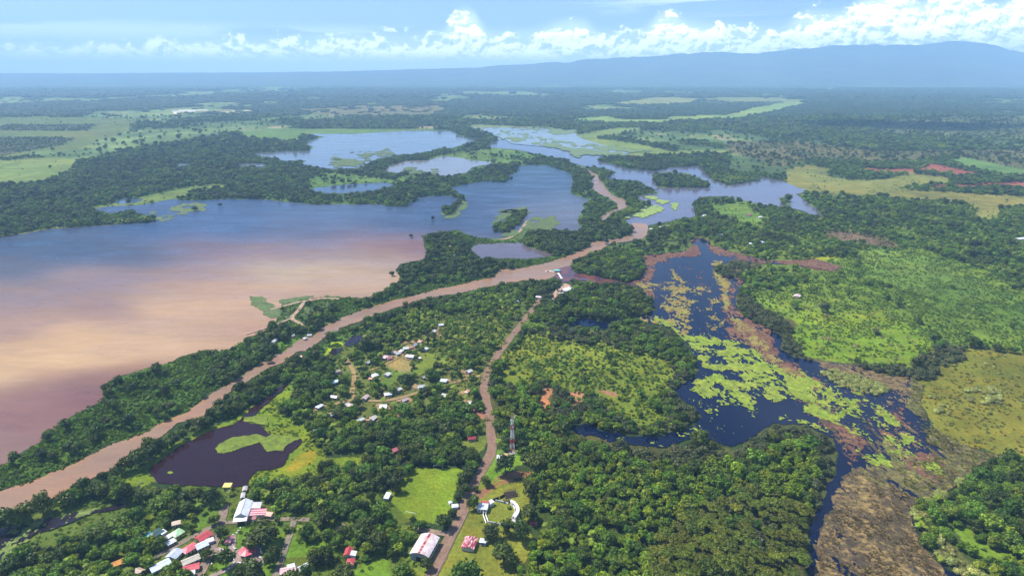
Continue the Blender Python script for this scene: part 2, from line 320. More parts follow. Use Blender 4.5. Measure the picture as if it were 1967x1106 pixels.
Z('lime_edge', (0.20,0.30,0.02), .0, PST, 'beside the brown pond', "1568,494 1590,490 1615,500 1632,518 1628,528 1612,522 1600,505 1575,500")
Z('brown_pond', (0.12,0.05,0.035), .0, PST, '', "1520,500 1569,499 1594,504 1617,514 1602,523 1556,514 1530,510")
Z('east_shrubs', (0.095,0.175,0.02), .36, SH, 'on the green slope east of the lagoon', "1440,560 1560,530 1640,478 1780,478 1900,520 1967,560 2400,640 2400,690 1967,668 1830,660 1790,660 1760,640 1735,618 1640,598 1500,606 1460,600")
Z('glade_ne2', (0.10,0.19,0.03), .08, SH, 'on the green slope east of the lagoon', "1640,478 1700,478 1780,490 1830,520 1900,560 1880,580 1790,570 1700,540 1650,500")
Z('bright_meadow', (0.115, 0.205, 0.014), .14, dict(bush=3, grey=1.5), 'on the bright green meadow', "1505,608 1580,602 1640,598 1700,603 1740,620 1765,645 1768,665 1750,690 1705,703 1640,696 1560,686 1535,676 1538,640")
Z('mangrove_east', (0.06,0.07,0.03), .95, OL, 'on the east bank of the lagoon', "1411,573 1416,555 1440,570 1470,600 1500,612 1535,640 1545,676 1620,694 1700,705 1755,690 1775,660 1800,655 1850,668 1855,690 1800,716 1740,724 1700,723 1640,706 1570,695 1530,690 1495,669 1498,648 1440,618")
Z('mangrove_east', (0.06,0.07,0.03), .95, OL, 'on the east bank of the lagoon', "1385,508 1411,500 1470,508 1440,520 1425,536 1380,530")
Z('wet_meadow', (0.125, 0.142, 0.020), .03, dict(silver=1), 'on the olive wet meadow', "1752,726 1785,716 1830,682 1860,668 1967,672 2600,700 2600,960 2200,930 1967,880 1927,877 1880,866 1832,847 1785,816 1768,773 1773,744")
Z('river_left', (0.05,0.115,0.014), 1.0, dict(bush=12, dark=.42, mid=.35), 'on the green strip between lake and river', "-420,1080 -150,960 0,894 79,848 81,831 196,760 201,740 254,714 318,698 394,672 458,671 508,638 541,580 577,575 653,570 719,567 747,550 768,534 760,522 818,496 811,453 880,443 948,459 1000,440 1062,441 1118,445 1180,462 1131,474 1050,505 960,517 907,542 755,578 648,616 554,669 445,730 361,790 269,836 156,886 0,944 -420,1100")
Z('river_wood', (0.06,0.125,0.02), .62, dict(dark=5, mid=2, bush=2), 'in the wood along the left bank of the river', "618,612 650,590 700,582 760,560 800,545 905,535 960,520 990,505 960,510 900,480 880,450 820,450 822,500 775,510 768,545 700,575 655,592 600,590 570,620 560,660 590,648")
Z('tail_wood', (0.04,0.08,0.02), .95, DK, 'in the dark wood at the bend of the river', "400,700 458,660 500,640 556,620 600,610 600,640 540,670 480,700 440,725 400,735")
Z('cove_wood', (0.05,0.10,0.02), .78, DK, 'in the wood above the river pond', "1002,467 1020,445 1070,442 1130,440 1195,432 1218,446 1195,456 1139,464 1131,474 1108,484 1062,492 1020,476")
Z('cove_marsh', (0.07,0.12,0.03), .1, SH, 'on the marsh above the river pond', "948,459 1000,428 1040,418 1078,430 1070,442 1020,446 1000,462 960,466")
Z('bank_green', (0.07,0.16,0.02), .1, SH, 'on the grassy river bank', "500,697 527,683 560,663 600,640 610,632 600,628 560,648 520,672 495,690")
Z('river_right', (0.045,0.085,0.02), .8, dict(dark=4, mid=3, bush=3), 'on the wooded right bank of the river', "1045,541 975,545 882,565 780,586 666,627 604,672 552,698 482,729 412,780 343,817 254,868 178,921 96,959 0,990 -300,1100 -300,1140 0,1010 90,975 200,935 300,880 350,850 400,815 460,790 520,745 600,700 640,660 700,640 760,610 860,585 960,560 1045,556")
Z('right_marsh', (0.06,0.14,0.025), .2, SH, 'on the marshy strip by the river', "604,672 640,650 700,630 760,612 740,640 700,655 660,668 640,690 610,695")
Z('lime_pond', (0.22,0.32,0.015), .0, PST, '', "617,690 622,672 640,660 663,656 664,668 640,680 630,692")
Z('bend_island', (0.05,0.085,0.02), .95, DK, 'on the wooded island beside the lagoon', "1098,505 1108,487 1154,482 1195,476 1230,490 1240,514 1230,538 1190,540 1150,530 1110,520")
Z('bend_meadow', (0.07,0.13,0.03), .4, dict(bush=4, dark=2), 'on the grassy bank above the lagoon', "1150,480 1235,462 1245,445 1320,458 1332,473 1314,484 1240,490 1200,478")
Z('landing_wood', (0.045,0.075,0.018), .93, dict(mid=4, dark=4, bright=2, olive=1), 'in the wood south of the ferry landing', "1045,545 1100,540 1220,550 1245,565 1262,597 1238,608 1154,618 1091,612 1060,615 1040,590 1030,560")
Z('village_wood', (0.075,0.115,0.022), .68, dict(dark=2, mid=4, bright=3, palm=1), 'among the gardens of the scattered village', "600,700 700,640 860,585 1000,560 1040,580 960,680 930,740 945,800 940,850 780,880 620,860 545,810 550,750")
Z('village_gardens', (0.10,0.135,0.035), .5, dict(mid=4, bush=4, palm=1, bright=2, dark=1), 'among the gardens of the scattered village', "620,720 660,690 740,670 800,640 850,620 860,680 850,700 925,720 925,760 880,800 780,800 700,810 640,800 590,800")
Z('shrub_field', (0.095,0.125,0.022), .95, dict(bush=12, palm=1.2, bright=.8, mid=.5), 'on the shrubby field west of the road', "830,610 870,586 900,600 960,590 1005,600 985,640 950,690 925,715 880,705 850,690 825,665 838,640")
Z('lawn', (0.11,0.17,0.025), .03, SH, 'on the village green', "793,715 800,700 819,677 857,685 853,705 810,719")
Z('lawn', (0.09,0.15,0.025), .03, SH, 'on the village green', "715,726 738,711 780,713 772,726 751,741 726,738")
Z('tan_field', (0.21,0.165,0.055), .0, PST, '', "738,700 776,685 800,696 790,712 770,715")
Z('lawn', (0.12,0.15,0.03), .02, SH, 'on the village green', "679,800 711,774 734,772 724,781 700,797")
Z('tan_patch', (0.24,0.15,0.07), .05, SH, '', "757,652 795,655 790,662 765,662")
Z('tan_patch', (0.24,0.15,0.08), .1, SH, '', "880,700 897,698 898,712 885,716")
Z('tan_patch', (0.22,0.14,0.08), .1, SH, '', "775,748 800,740 815,742 805,752 780,756")
Z('tan_patch', (0.26,0.13,0.09), .1, SH, '', "890,790 915,785 925,793 905,800")
Z('peninsula', (0.06,0.085,0.025), .85, dict(olive=4, mid=3, bright=2), 'on the wooded rim of the lagoon peninsula', "1000,600 1060,615 1091,630 1159,636 1205,616 1289,630 1340,700 1300,752 1350,801 1332,822 1281,838 1100,815 1060,830 960,860 950,800 930,740 960,680")
Z('peninsula_field', (0.125,0.175,0.02), .5, dict(bush=16, palm=2, bright=1.2), 'on the shrubby field inside the lagoon peninsula', "1010,640 1060,650 1100,656 1180,664 1230,668 1275,685 1296,710 1280,740 1262,775 1285,805 1240,815 1200,800 1150,780 1120,760 1050,738 1000,735 965,722 962,705 985,670")
Z('road_meadow', (0.10,0.18,0.025), .04, SH, 'on the small meadow beside the dirt road', "1008,615 1047,608 1045,628 1020,636 1002,632")
Z('dirt', (0.34,0.175,0.085), .14, SH, '', "1022,751 1040,738 1055,742 1060,755 1045,770 1050,785 1020,790 998,788 1022,775")
Z('dirt', (0.34,0.175,0.085), .2, SH, '', "1075,757 1105,748 1114,760 1105,778 1088,776 1090,765")
Z('dirt', (0.30,0.16,0.08), .2, SH, '', "1135,755 1160,758 1180,765 1165,772 1140,765")
Z('forest_block', (0.035,0.06,0.012), 1.0, BR, 'in the dense forest block south of the lagoon', "1000,1106 1015,1040 1005,1000 1030,920 1040,880 960,860 1060,830 1120,845 1240,860 1280,864 1388,856 1403,862 1454,835 1528,816 1604,850 1608,880 1582,965 1557,1010 1552,1106 1550,1420 700,1420 960,1110")
Z('forest_rim', (0.06,0.075,0.025), 1.0, dict(olive=8, acacia=1), 'on the olive rim of the forest block by the lagoon', "1240,858 1388,856 1403,862 1454,835 1485,815 1548,815 1604,850 1610,880 1582,965 1557,1010 1552,1106 1550,1420 1500,1420 1505,1106 1520,1000 1560,950 1575,900 1560,860 1500,850 1440,875 1300,885 1180,880 1120,862 1100,840 1200,848")
Z('forest_rim', (0.06,0.075,0.025), 1.0, dict(acacia=6, olive=2, mid=1), 'among the flat-topped trees of the forest block', "1240,1106 1260,1020 1330,960 1420,930 1540,960 1545,1010 1552,1106 1550,1420 1150,1420")
Z('se_forest', (0.05,0.09,0.018), .9, dict(dark=3, mid=4, bright=3), 'in the bottom right forest', "1863,917 1880,893 1927,877 1967,876 2200,930 2600,960 2600,1420 1960,1420 1900,1190 1844,1106 1797,1079 1773,1050 1752,1007 1747,974 1785,955 1816,946 1832,936")
Z('silver_edge', (0.09,0.12,0.035), 1.0, dict(silver=1), 'on the edge of the bottom right forest', "1755,1000 1775,1000 1800,1030 1840,1065 1880,1090 1930,1120 2000,1200 1930,1210 1880,1160 1844,1106 1797,1079 1773,1050")
Z('bright_glade', (0.12,0.22,0.02), .3, dict(bush=5, palm=1), 'in the bottom right forest', "1815,1000 1840,990 1900,1050 1950,1075 1920,1085 1860,1060")
Z('arena_lawn', (0.14,0.175,0.026), .01, PST, 'on the lawn around the arena', "822,1106 850,1055 880,1000 900,960 925,925 960,920 1000,920 1015,945 1022,985 1012,1010 1028,1040 1015,1070 1000,1090 985,1120 960,1300 740,1300")
Z('meadow', (0.105,0.21,0.02), .03, SH, 'on the meadow below the tower', "930,882 955,868 1000,872 1005,900 985,920 930,925 915,915")
Z('red_patch', (0.26,0.13,0.065), .0, PST, '', "985,905 1018,899 1026,912 1005,922 960,930 925,958 903,958 912,945 960,925")
Z('pitch', (0.135,0.21,0.016), .0, PST, '', "792,897 893,900 872,950 868,972 848,1008 790,996 727,976 745,942 758,925 772,922 785,912")
Z('lawn', (0.11,0.16,0.03), .0, PST, 'on the lawn by the dirt road', "875,845 935,845 930,862 915,872 895,865")
Z('sw_wood', (0.08,0.13,0.02), .75, dict(dark=3, mid=4, bright=3, palm=1), 'in the wood around the lower village', "-300,1160 0,1086 60,1040 160,995 245,970 240,940 440,938 620,890 720,880 750,960 800,1010 800,1106 780,1420 -300,1420")
Z('w_marsh', (0.085,0.14,0.025), .05, PST, 'on the marshy meadow at the bottom left', "-300,1090 0,1012 60,985 110,960 200,948 285,960 280,975 240,990 180,1005 140,1030 90,1045 40,1060 0,1090 -300,1180")
Z('lawn', (0.10,0.19,0.025), .03, SH, 'on the grass by the gravel street', "368,1004 399,973 427,969 425,1004 381,1021")
Z('lawn', (0.10,0.17,0.02), .05, SH, 'on the grass behind the gravel street', "275,1004 289,989 321,1004 300,1027 275,1040")
Z('verge', (0.11,0.17,0.03), .0, PST, '', "285,1078 350,1037 390,1012 423,1002 420,1016 350,1049 290,1086")
Z('plaza_lawn', (0.105,0.20,0.02), .0, PST, '', "400,1110 415,1060 440,1030 455,1012 500,1010 545,1015 550,1040 530,1090 515,1150 390,1150")
Z('lawn', (0.10,0.21,0.02), .02, SH, 'on the grass plot by the lane', "565,1004 569,1038 630,1040 627,1056 593,1068 547,1071 554,1041")
Z('lawn', (0.10,0.20,0.02), .02, SH, 'on the grass at the bottom edge', "676,1100 720,1068 748,1077 752,1110 720,1150 680,1150")
Z('lawn', (0.11,0.17,0.025), .02, SH, 'on the grass by the hall', "776,1068 817,1075 840,1050 850,1040 835,1080 810,1110 790,1085")
Z('pond_lime', (0.13,0.195,0.014), .0, PST, '', "224,914 277,894 302,865 335,858 351,850 382,826 411,812 465,794 485,780 519,757 552,733 566,738 550,762 530,790 540,826 585,838 607,857 621,874 655,868 718,871 712,884 698,888 661,891 627,891 599,911 570,925 550,930 499,926 485,936 470,932 479,905 300,935 228,919")
Z('pond_ochre', (0.24,0.20,0.012), .0, PST, '', "560,868 584,862 600,868 596,888 575,900 560,915 540,912 548,890")
for q_ in ISLES: ZONES.append(('isle', (.045, .085, .02), .8, DK, 'on a small wooded island in the floodwater', q_))
KEYS = [z[0] for z in ZONES]

ROADS = [  # name, points with half-width in m
 ('dirt_road', (0.20,0.125,0.085), "803,1150 829,1106 858,1045 880,1002 897,962 913,925 938,882 945,858 942,828 941,800 934,770 930,742 938,712 963,672 998,627 1028,588 1040,575 1062,562", 4.0),
 ('lane', (0.24,0.17,0.12), "795,1012 815,1018 849,1024 866,1026", 2.4),
 ('gravel_street', (0.20,0.15,0.11), "372,1130 400,1068 421,1018 425,1003 433,968", 3.0),
 ('gravel_street', (0.19,0.15,0.105), "270,1086 290,1076 350,1042 395,1018 424,1005 450,1003 507,997 560,997 595,998", 2.0),
 ('lane', (0.19,0.155,0.11), "566,995 556,1030 543,1068 530,1106 520,1140", 2.1),
 ('lane', (0.22,0.15,0.11), "664,1008 645,1020", 3.0),
 ('track', (0.27,0.18,0.08), "663,687 672,700 680,718 678,740 677,755 683,768", 2.2),
 ('track', (0.27,0.18,0.085), "600,790 620,782 660,772 683,768 730,770 760,766 800,755 830,745 870,735 926,721", 2.0),
 ('track', (0.24,0.17,0.07), "678,727 710,712 740,700 775,680 800,660 830,645 850,622", 1.8),
 ('path', (0.26,0.19,0.16), "414,1055 440,1062 455,1068 474,1072", 2.4),
 ('path', (0.26,0.19,0.16), "448,1028 447,1045 443,1062", 2.2),
 ('path', (0.26,0.19,0.16), "453,1072 448,1085 432,1096 408,1106 390,1120", 2.0),
 ('path', (0.26,0.19,0.16), "480,1068 494,1072 508,1080", 2.4),
 ('mud_track', (0.36,0.24,0.17), "652,575 620,574 596,578 585,582 572,598 561,612 575,622 590,636", 2.6),
 ('mud_track', (0.36,0.24,0.17), "596,578 570,582 545,589 520,596", 2.0),
 ('mud_track', (0.36,0.24,0.17), "561,612 530,624 500,634 472,643", 1.4),
 ('track', (0.30,0.22,0.14), "948,461 975,458 995,447 1008,432 1012,424", 3.5),
 ('track', (0.34,0.28,0.18), "862,470 870,485 872,500", 1.8),
]

# ------------------------------------------------------------------ raster of the map (2 px cells) for lookups
US = np.arange(-420, 2500, 2.0); VS = np.arange(150, 1400, 2.0)
UG, VG = np.meshgrid(US, VS)
ZID = np.full(UG.shape, -1, np.int16)
for i, z in enumerate(ZONES): ZID[inside(UG, VG, z[5])] = i
WID = np.zeros(UG.shape, np.int8)
for i, (n_, pg, c_, r_) in enumerate(WATERS): WID[inside(UG, VG, pg)] = i+1
for q_ in ISLES: WID[inside(UG, VG, q_)] = 0
def lookup(R, u, v, out):
    i = np.round((v-VS[0])/2).astype(int); j = np.round((u-US[0])/2).astype(int)
    ok = (i >= 0) & (i < len(VS)) & (j >= 0) & (j < len(US))
    r = np.full(np.shape(u), out, R.dtype); r[ok] = R[i[ok], j[ok]]; return r
def warp(x, y, amp=1.0, s=90):
    d = np.hypot(x, y); a = np.clip(d*0.006, 2, 60)*amp; k = 1.0/np.clip(d*0.02, 8, 250)
    # two fixed scales, chosen by distance
    k1, k2 = 1/14.0, 1/120.0
    far = np.clip((d-1500)/2500, 0, 1)
    nx = (fbm(x*k1, y*k1, s)-.5)*(1-far) + (fbm(x*k2, y*k2, s+1)-.5)*far
    ny = (fbm(x*k1, y*k1, s+2)-.5)*(1-far) + (fbm(x*k2, y*k2, s+3)-.5)*far
    near = np.clip((1600-d)/600, 0, 1)
    return x + nx*a*3 + (fbm(x/48, y/48, s+4, 3)-.5)*34*near, y + ny*a*3 + (fbm(x/48, y/48, s+5, 3)-.5)*44*near

# ------------------------------------------------------------------ ground: one sheet from below the drone to the foot of the mountains
ug = np.concatenate([[-9000, -5000, -3000, -1800, -1200, -800, -600], np.arange(-420, 2420, 2.0), [2600, 2900, 3400, 4500, 7000, 11000]])
vg = np.concatenate([[float(proj(0, 25200)[1])], np.arange(154.8, 170, .8), np.arange(170, 1200, 2.0), [1210, 1230, 1260, 1300, 1400, 1600, 2000, 3000, 4371, 9000, 30000]])
U2, V2 = np.meshgrid(ug, vg)
GX, GY = at(U2, V2)
FIXED = np.isin(np.arange(-1, len(ZONES)), [i for i, z in enumerate(ZONES) if z[0] in ('pitch', 'lawn', 'plaza_lawn', 'arena_lawn', 'verge', 'tan_field')])
D = np.hypot(GX, GY)
wx, wy = warp(GX, GY)
wu, wv = proj(wx, wy)
zi = lookup(ZID, wu, wv, -1); z0_ = lookup(ZID, U2, V2, -1); zi = np.where(FIXED[z0_+1], z0_, np.where(FIXED[zi+1], z0_, zi))
col = np.zeros(GX.shape + (3,)); col[:] = G_DEF
# the plain beyond the mapped part: forest, scrub and pasture in patches
n1 = fbm(GX/900, GY/1500, 11, 5, .55); n2 = fbm(GX/260, GY/420, 21, 4, .6); n3 = fbm(GX/2200, GY/3800, 31, 4)
farm = (n1*0.5 + n2*0.3 + n3*0.35)
base = np.stack([0.034+0*n1, 0.062+0*n1, 0.018+0*n1], -1)
t1 = np.clip((farm-0.60)/0.05, 0, 1)[..., None]; base = base*(1-t1) + np.array([0.075, 0.125, 0.035])*t1
t2 = np.clip((farm-0.685)/0.03, 0, 1)[..., None]; base = base*(1-t2) + np.array([0.14, 0.205, 0.06])*t2
t3 = np.clip((n2-0.72)/0.02, 0, 1)[..., None]*np.clip((n1-.45)/.1, 0, 1)[..., None]*.7; base = base*(1-t3) + np.array([0.26, 0.20, 0.13])*t3
farw = np.clip((D-1500)/1500, 0, 1)[..., None]
FARM = farm
col = col*(1-farw) + base*farw
for i, z in enumerate(ZONES):
    m_ = zi == i
    g_ = z[1]; col[m_] = (g_[0]*1.14, g_[1]*1.0, g_[2]*.8) if g_[1] > g_[0] else g_
me = mesh_np('ground', np.stack([GX, GY, 0*GX], -1).reshape(-1, 3),
             (lambda a: np.stack([a[:-1, :-1], a[1:, :-1], a[1:, 1:], a[:-1, 1:]], -1).reshape(-1, 4))(np.arange(GX.size).reshape(GX.shape)))
set_color(me, col.reshape(-1, 3))
m, t, bs = mat('ground')
c = attr(t, 'tint')
f1 = remap(t, noise_val(t, 0.35, 5, 0.7), 0.3, 0.7, 0.62, 1.38)
f2 = remap(t, noise_val(t, 0.03, 5, 0.6), 0.3, 0.7, 0.72, 1.28)
f3 = remap(t, noise_val(t, 0.004, 6, 0.65), 0.3, 0.7, 0.72, 1.28)
c = scalec(t, scalec(t, scalec(t, c, f1), f2), f3)
hue = noise_val(t, 0.05, 4, 0.6)
c = mixc(t, remap(t, hue, 0.45, 0.75, 0, 0.75), c, (1.35, 1.0, 0.75), 'MULTIPLY')
c = mixc(t, remap(t, noise_val(t, 0.0065, 6, 0.68, aniso=(0.2, .5)), 0.46, 0.62, 0, 0.9), c, (0.66, 0.80, 0.80), 'MULTIPLY')
c = mixc(t, remap(t, noise_val(t, 0.0028, 5, 0.6), 0.5, 0.62, 0, 0.7), c, (1.3, 1.02, 0.9), 'MULTIPLY')
t.links.new(c, bs.inputs['Base Color']); bs.inputs['Roughness'].default_value = 0.95; bs.inputs['Specular IOR Level'].default_value = 0.1
bump(t, bs, noise_val(t, 0.7, 5, 0.7), 1.2, 0.7)
link('ground', me, m)['kind'] = 'structure'
GROUND_MAT = m

# ------------------------------------------------------------------ outlines to sheets: cut a field at zero on a ground grid
def field_mesh(name, u0, u1, v0, v1, step, fn, z, fnc=None):
    us = np.arange(u0, u1+step, step); vs = np.arange(max(v0, 150), v1+step, step)
    A, B = np.meshgrid(us, vs); X, Y = at(A, B)
    Fv = fn(A, B, X, Y); nv, nu = A.shape
    idx = np.arange(nu*nv).reshape(nv, nu)
    tri = np.concatenate([np.stack([idx[:-1, :-1], idx[1:, :-1], idx[1:, 1:]], -1).reshape(-1, 3),
                          np.stack([idx[:-1, :-1], idx[1:, 1:], idx[:-1, 1:]], -1).reshape(-1, 3)])
    X = X.ravel(); Y = Y.ravel(); Fv = Fv.ravel()
    ins = Fv > 0; s = ins[tri]; cnt = s.sum(1)
    faces3 = [tri[cnt == 3]]; n0 = nu*nv
    ek = []; 
    def key(a, b): return np.minimum(a, b).astype(np.int64)*n0 + np.maximum(a, b)
    one = tri[cnt == 1]; so = s[cnt == 1]; k = so.argmax(1); r = np.arange(len(one))
    a1, b1, c1 = one[r, k], one[r, (k+1) % 3], one[r, (k+2) % 3]
    two = tri[cnt == 2]; st = s[cnt == 2]; k = (~st).argmax(1); r = np.arange(len(two))
    a2, b2, c2 = two[r, k], two[r, (k+1) % 3], two[r, (k+2) % 3]
    keys = np.concatenate([key(a1, b1), key(a1, c1), key(a2, b2), key(a2, c2)])
    uq, inv = np.unique(keys, return_inverse=True)
    pa = uq//n0; pb = uq % n0; q = Fv[pa]/(Fv[pa]-Fv[pb])
    EX = X[pa]+(X[pb]-X[pa])*q; EY = Y[pa]+(Y[pb]-Y[pa])*q
    n1_, n2_ = len(one), len(two)
    e1, e2, e3, e4 = inv[:n1_], inv[n1_:2*n1_], inv[2*n1_:2*n1_+n2_], inv[2*n1_+n2_:]
    faces3.append(np.stack([a1, n0+e1, n0+e2], -1))
    faces3.append(np.stack([n0+e3, b2, c2], -1)); faces3.append(np.stack([n0+e3, c2, n0+e4], -1))
    Fc = np.concatenate(faces3)
    VX = np.concatenate([X, EX]); VY = np.concatenate([Y, EY])
    used, inv = np.unique(Fc, return_inverse=True)
    VX, VY = VX[used], VY[used]
    me = mesh_np(name, np.stack([VX, VY, np.full(len(VX), z)], -1), inv.reshape(-1, 3))
    return me, VX, VY

def water_material(name, rough=0.12, bump_d=0.12, ripple=0.35, spec=.5):
    m, t, bs = mat(name)
    c = attr(t, 'tint')
    f = remap(t, noise_val(t, 0.012, 6, 0.6, aniso=(0.5, 0.35)), 0.3, 0.7, 0.88, 1.12)
    c = scalec(t, c, f)
    f = remap(t, noise_val(t, 0.09, 4, 0.7, aniso=(0.3, .3)), 0.3, 0.7, 0.9, 1.1)
    c = scalec(t, c, f); c = scalec(t, c, remap(t, noise_val(t, 0.6, 3, 0.7), 0.3, 0.7, 0.93, 1.07))
    t.links.new(c, bs.inputs['Base Color'])
    g = noise_val(t, 0.02, 5, 0.6, aniso=(0.4, 0.4))
    t.links.new(remap(t, g, 0.35, 0.65, rough*0.7, rough*1.6), bs.inputs['Roughness'])
    bs.inputs['Specular IOR Level'].default_value = spec; bs.inputs['IOR'].default_value = 1.33
    bump(t, bs, noise_val(t, ripple, 3, 0.6), bump_d, 0.5)
    return m
WATER = water_material('water')
SILTW = water_material('silty_water', .34, .2, .3, .30); DARKW = water_material('dark_water', .07, .10, .5, .26); RIVW = water_material('river_water', .26, .25, .4, .28)
# silt in the big lake: (u, v, colour) control points
silt = [(0,470,(.02,.04,.10)),(150,480,(.02,.045,.11)),(300,440,(.03,.05,.11)),(450,400,(.05,.06,.12)),(0,520,(.06,.065,.11)),(250,490,(.035,.05,.11)),(450,440,(.05,.065,.13)),(600,410,(.09,.085,.14)),(700,410,(.09,.09,.15)),
 (0,560,(.21,.15,.17)),(200,535,(.23,.15,.17)),(400,480,(.15,.10,.15)),(600,450,(.10,.08,.13)),(760,430,(.05,.055,.10)),(850,420,(.035,.045,.085)),(900,400,(.05,.055,.11)),
 (0,620,(.29,.185,.16)),(200,590,(.22,.14,.15)),(380,530,(.25,.155,.16)),(550,490,(.20,.12,.15)),(700,470,(.21,.11,.13)),(790,480,(.19,.09,.10)),(700,500,(.28,.19,.16)),
 (0,680,(.44,.30,.19)),(150,640,(.47,.32,.21)),(300,590,(.45,.31,.22)),(420,550,(.42,.28,.21)),(560,522,(.45,.34,.24)),(660,522,(.42,.29,.22)),(740,525,(.36,.24,.19)),
 (0,730,(.55,.40,.25)),(120,700,(.52,.37,.24)),(300,650,(.48,.34,.25)),(450,600,(.43,.30,.23)),(600,550,(.38,.25,.20)),(400,655,(.38,.26,.19)),(500,630,(.38,.23,.19)),
 (60,755,(.22,.12,.12)),(140,740,(.20,.11,.11)),(200,735,(.17,.08,.08)),(0,790,(.22,.12,.12)),(100,800,(.20,.10,.11)),(0,860,(.20,.12,.13)),(160,775,(.16,.07,.09)),(-150,900,(.18,.12,.12)),(-200,700,(.5,.36,.24)),(-200,560,(.1,.09,.12)),
 (950,380,(.05,.06,.11)),(1050,350,(.06,.07,.12)),(1000,330,(.08,.09,.13)),(1080,390,(.11,.09,.13)),(1090,410,(.22,.14,.15)),(1040,425,(.15,.10,.14)),(950,430,(.05,.055,.10)),(1100,430,(.11,.07,.10))]
def silt_color(X, Y):
    u, v = proj(X, Y); u = u + (fbm(X/260, Y/260, 5)-.5)*60; v = v + (fbm(X/200, Y/200, 6)-.5)*34*np.clip((v-380)/250, .1, 1)
    W_ = np.zeros(len(X)); C = np.zeros((len(X), 3))
    for (a, b, c_) in silt:
        w_ = 1.0/(((u-a)*0.30)**2 + ((v-b)*1.0)**2 + 800)**2.3
        c_ = (c_[0]*.78, c_[1]*.70, c_[2]*.50) if b > 540 else (c_[0]*.80, c_[1]*.80, c_[2]*.62) if b > 465 else (c_[0]*.56, c_[1]*.92, c_[2]*.95)
        W_ += w_; C += w_[:, None]*np.array(c_)
    return C/W_[:, None]
for i, (nm, pg, c_, rag) in enumerate(WATERS):
    u0, v0 = pg.min(0)-6; u1, v1 = pg.max(0)+6
    small = (u1-u0) < 500
    step = 1.5 if small else 2.5
    def fn(A, B, X, Y, pg=pg, rag=rag):
        s = sdf(A, B, pg)
        mpp = np.hypot(X, Y)/F                       # metres per pixel across the view
        return s + (fbm(X/(rag*4), Y/(rag*4), 40+len(pg), 4, .6)-.5)*2.2*rag/np.maximum(mpp, .3)*np.clip(500/np.hypot(X, Y)*1.6, .3, 1)
    z_ = 0.25 + 0.03*i if pg[:, 1].mean() > 340 else 1.2 + .05*i
    me, VX, VY = field_mesh(nm, u0, u1, v0, v1, step, fn, z_)
    cc = silt_color(VX, VY) if c_ is None else np.tile(np.array(c_), (len(VX), 1))
    if pg is RIVER:                                  # redder silt along the banks
        q = np.clip((fbm(VX/60, VY/60, 77)-.5)*4, 0, 1)[:, None]; cc = cc*(1-.25*q) + np.array([.36, .15, .05])*.25*q
        u_, v_ = proj(VX, VY); e_ = (np.clip(1-sdf(u_, v_, RIVER)/7, 0, 1)*np.clip((fbm(VX/70, VY/70, 79)-.42)*6, 0, 1))[:, None]*.25; cc = cc*(1-e_) + np.array([.40, .17, .045])*e_
    if pg is CHANNEL:
        q = np.clip((fbm(VX/12, VY/12, 78)-.45)*6, 0, 1)[:, None]; cc = cc*(1-q) + np.array([.13, .045, .03])*q
    if pg is FLOOD:
        u_, v_ = proj(VX, VY); q = np.clip((u_-1180)/80, 0, 1)*np.clip((v_-330)/40, 0, 1); cc = cc*(1-.35*q[:, None]) + np.array([.12,.10,.13])*.35*q[:, None]
    set_color(me, cc)
    link(nm, me, SILTW if pg is LAKE else RIVW if nm == 'river' else DARKW if pg is LAGOON or pg is POND_DARK or pg is POND_V1 or pg is POND_V2 or pg is MARSH_W or pg is CHANNEL else WATER)['kind'] = 'structure'

# ------------------------------------------------------------------ roads, lanes and tracks
def road_mesh(name, pts, hw, z):
    p = [np.array(P(u, v)) for u, v in pts]
    q = []
    for k in range(len(p)-1):                        # Catmull-Rom
        a, b = p[max(k-1, 0)], p[k]; c_, d_ = p[k+1], p[min(k+2, len(p)-1)]
        n = max(2, int(np.linalg.norm(c_-b)/4))
        for i in range(n):
            s = i/n; q.append(.5*((2*b)+(c_-a)*s+(2*a-5*b+4*c_-d_)*s*s+(3*b-a-3*c_+d_)*s**3))
    q.append(p[-1]); q = np.array(q)
    tg = np.gradient(q, axis=0); tg /= np.linalg.norm(tg, axis=1)[:, None]+1e-9; nrm = np.stack([-tg[:, 1], tg[:, 0]], -1)
    wl = hw*(1+(fbm(q[:, 0]/9, q[:, 1]/9, 3)-.5)*.5); wr = hw*(1+(fbm(q[:, 0]/9+50, q[:, 1]/9, 4)-.5)*.5)
    V = np.concatenate([q+nrm*wl[:, None], q, q-nrm*wr[:, None]]); n = len(q)
    Z_ = np.full(len(V), z); i = np.arange(n-1)
    Fq = np.concatenate([np.stack([n+i, n+i+1, i+1, i], -1), np.stack([2*n+i, 2*n+i+1, n+i+1, n+i], -1)])
    me = mesh_np(name, np.c_[V, Z_], Fq)
    crown = np.ones(3*n); crown[n:2*n] = 0.82                 # grass and worn ruts
    return me, q, crown
ROADPTS = []
ROAD_MATS = {}
for i, (nm, c_, s, hw) in enumerate(ROADS):
    me, q, crown = road_mesh(nm, poly(s), hw, 0.34 + 0.012*i + (0.5 if 'mud' in nm else 0))
    ROADPTS.append((q, hw))
    k = tuple(c_)
    if k not in ROAD_MATS:
        m, t, bs = mat(nm)
        a = noise_val(t, 0.25, 5, .65); b = noise_val(t, 1.1, 4, .7)
        c = scalec(t, scalec(t, mixc(t, 0, c_, c_), remap(t, a, .3, .7, .75, 1.25)), remap(t, b, .3, .7, .85, 1.15))
        c = mixc(t, remap(t, noise_val(t, .12, 5, .6), .58, .68, 0, .6), c, (c_[0]*.55, c_[1]*.62, c_[2]*.6))
        t.links.new(c, bs.inputs['Base Color']); bs.inputs['Roughness'].default_value = .95; bs.inputs['Specular IOR Level'].default_value = .1
        ROAD_MATS[k] = m
    link(nm, me, ROAD_MATS[k])['kind'] = 'structure'

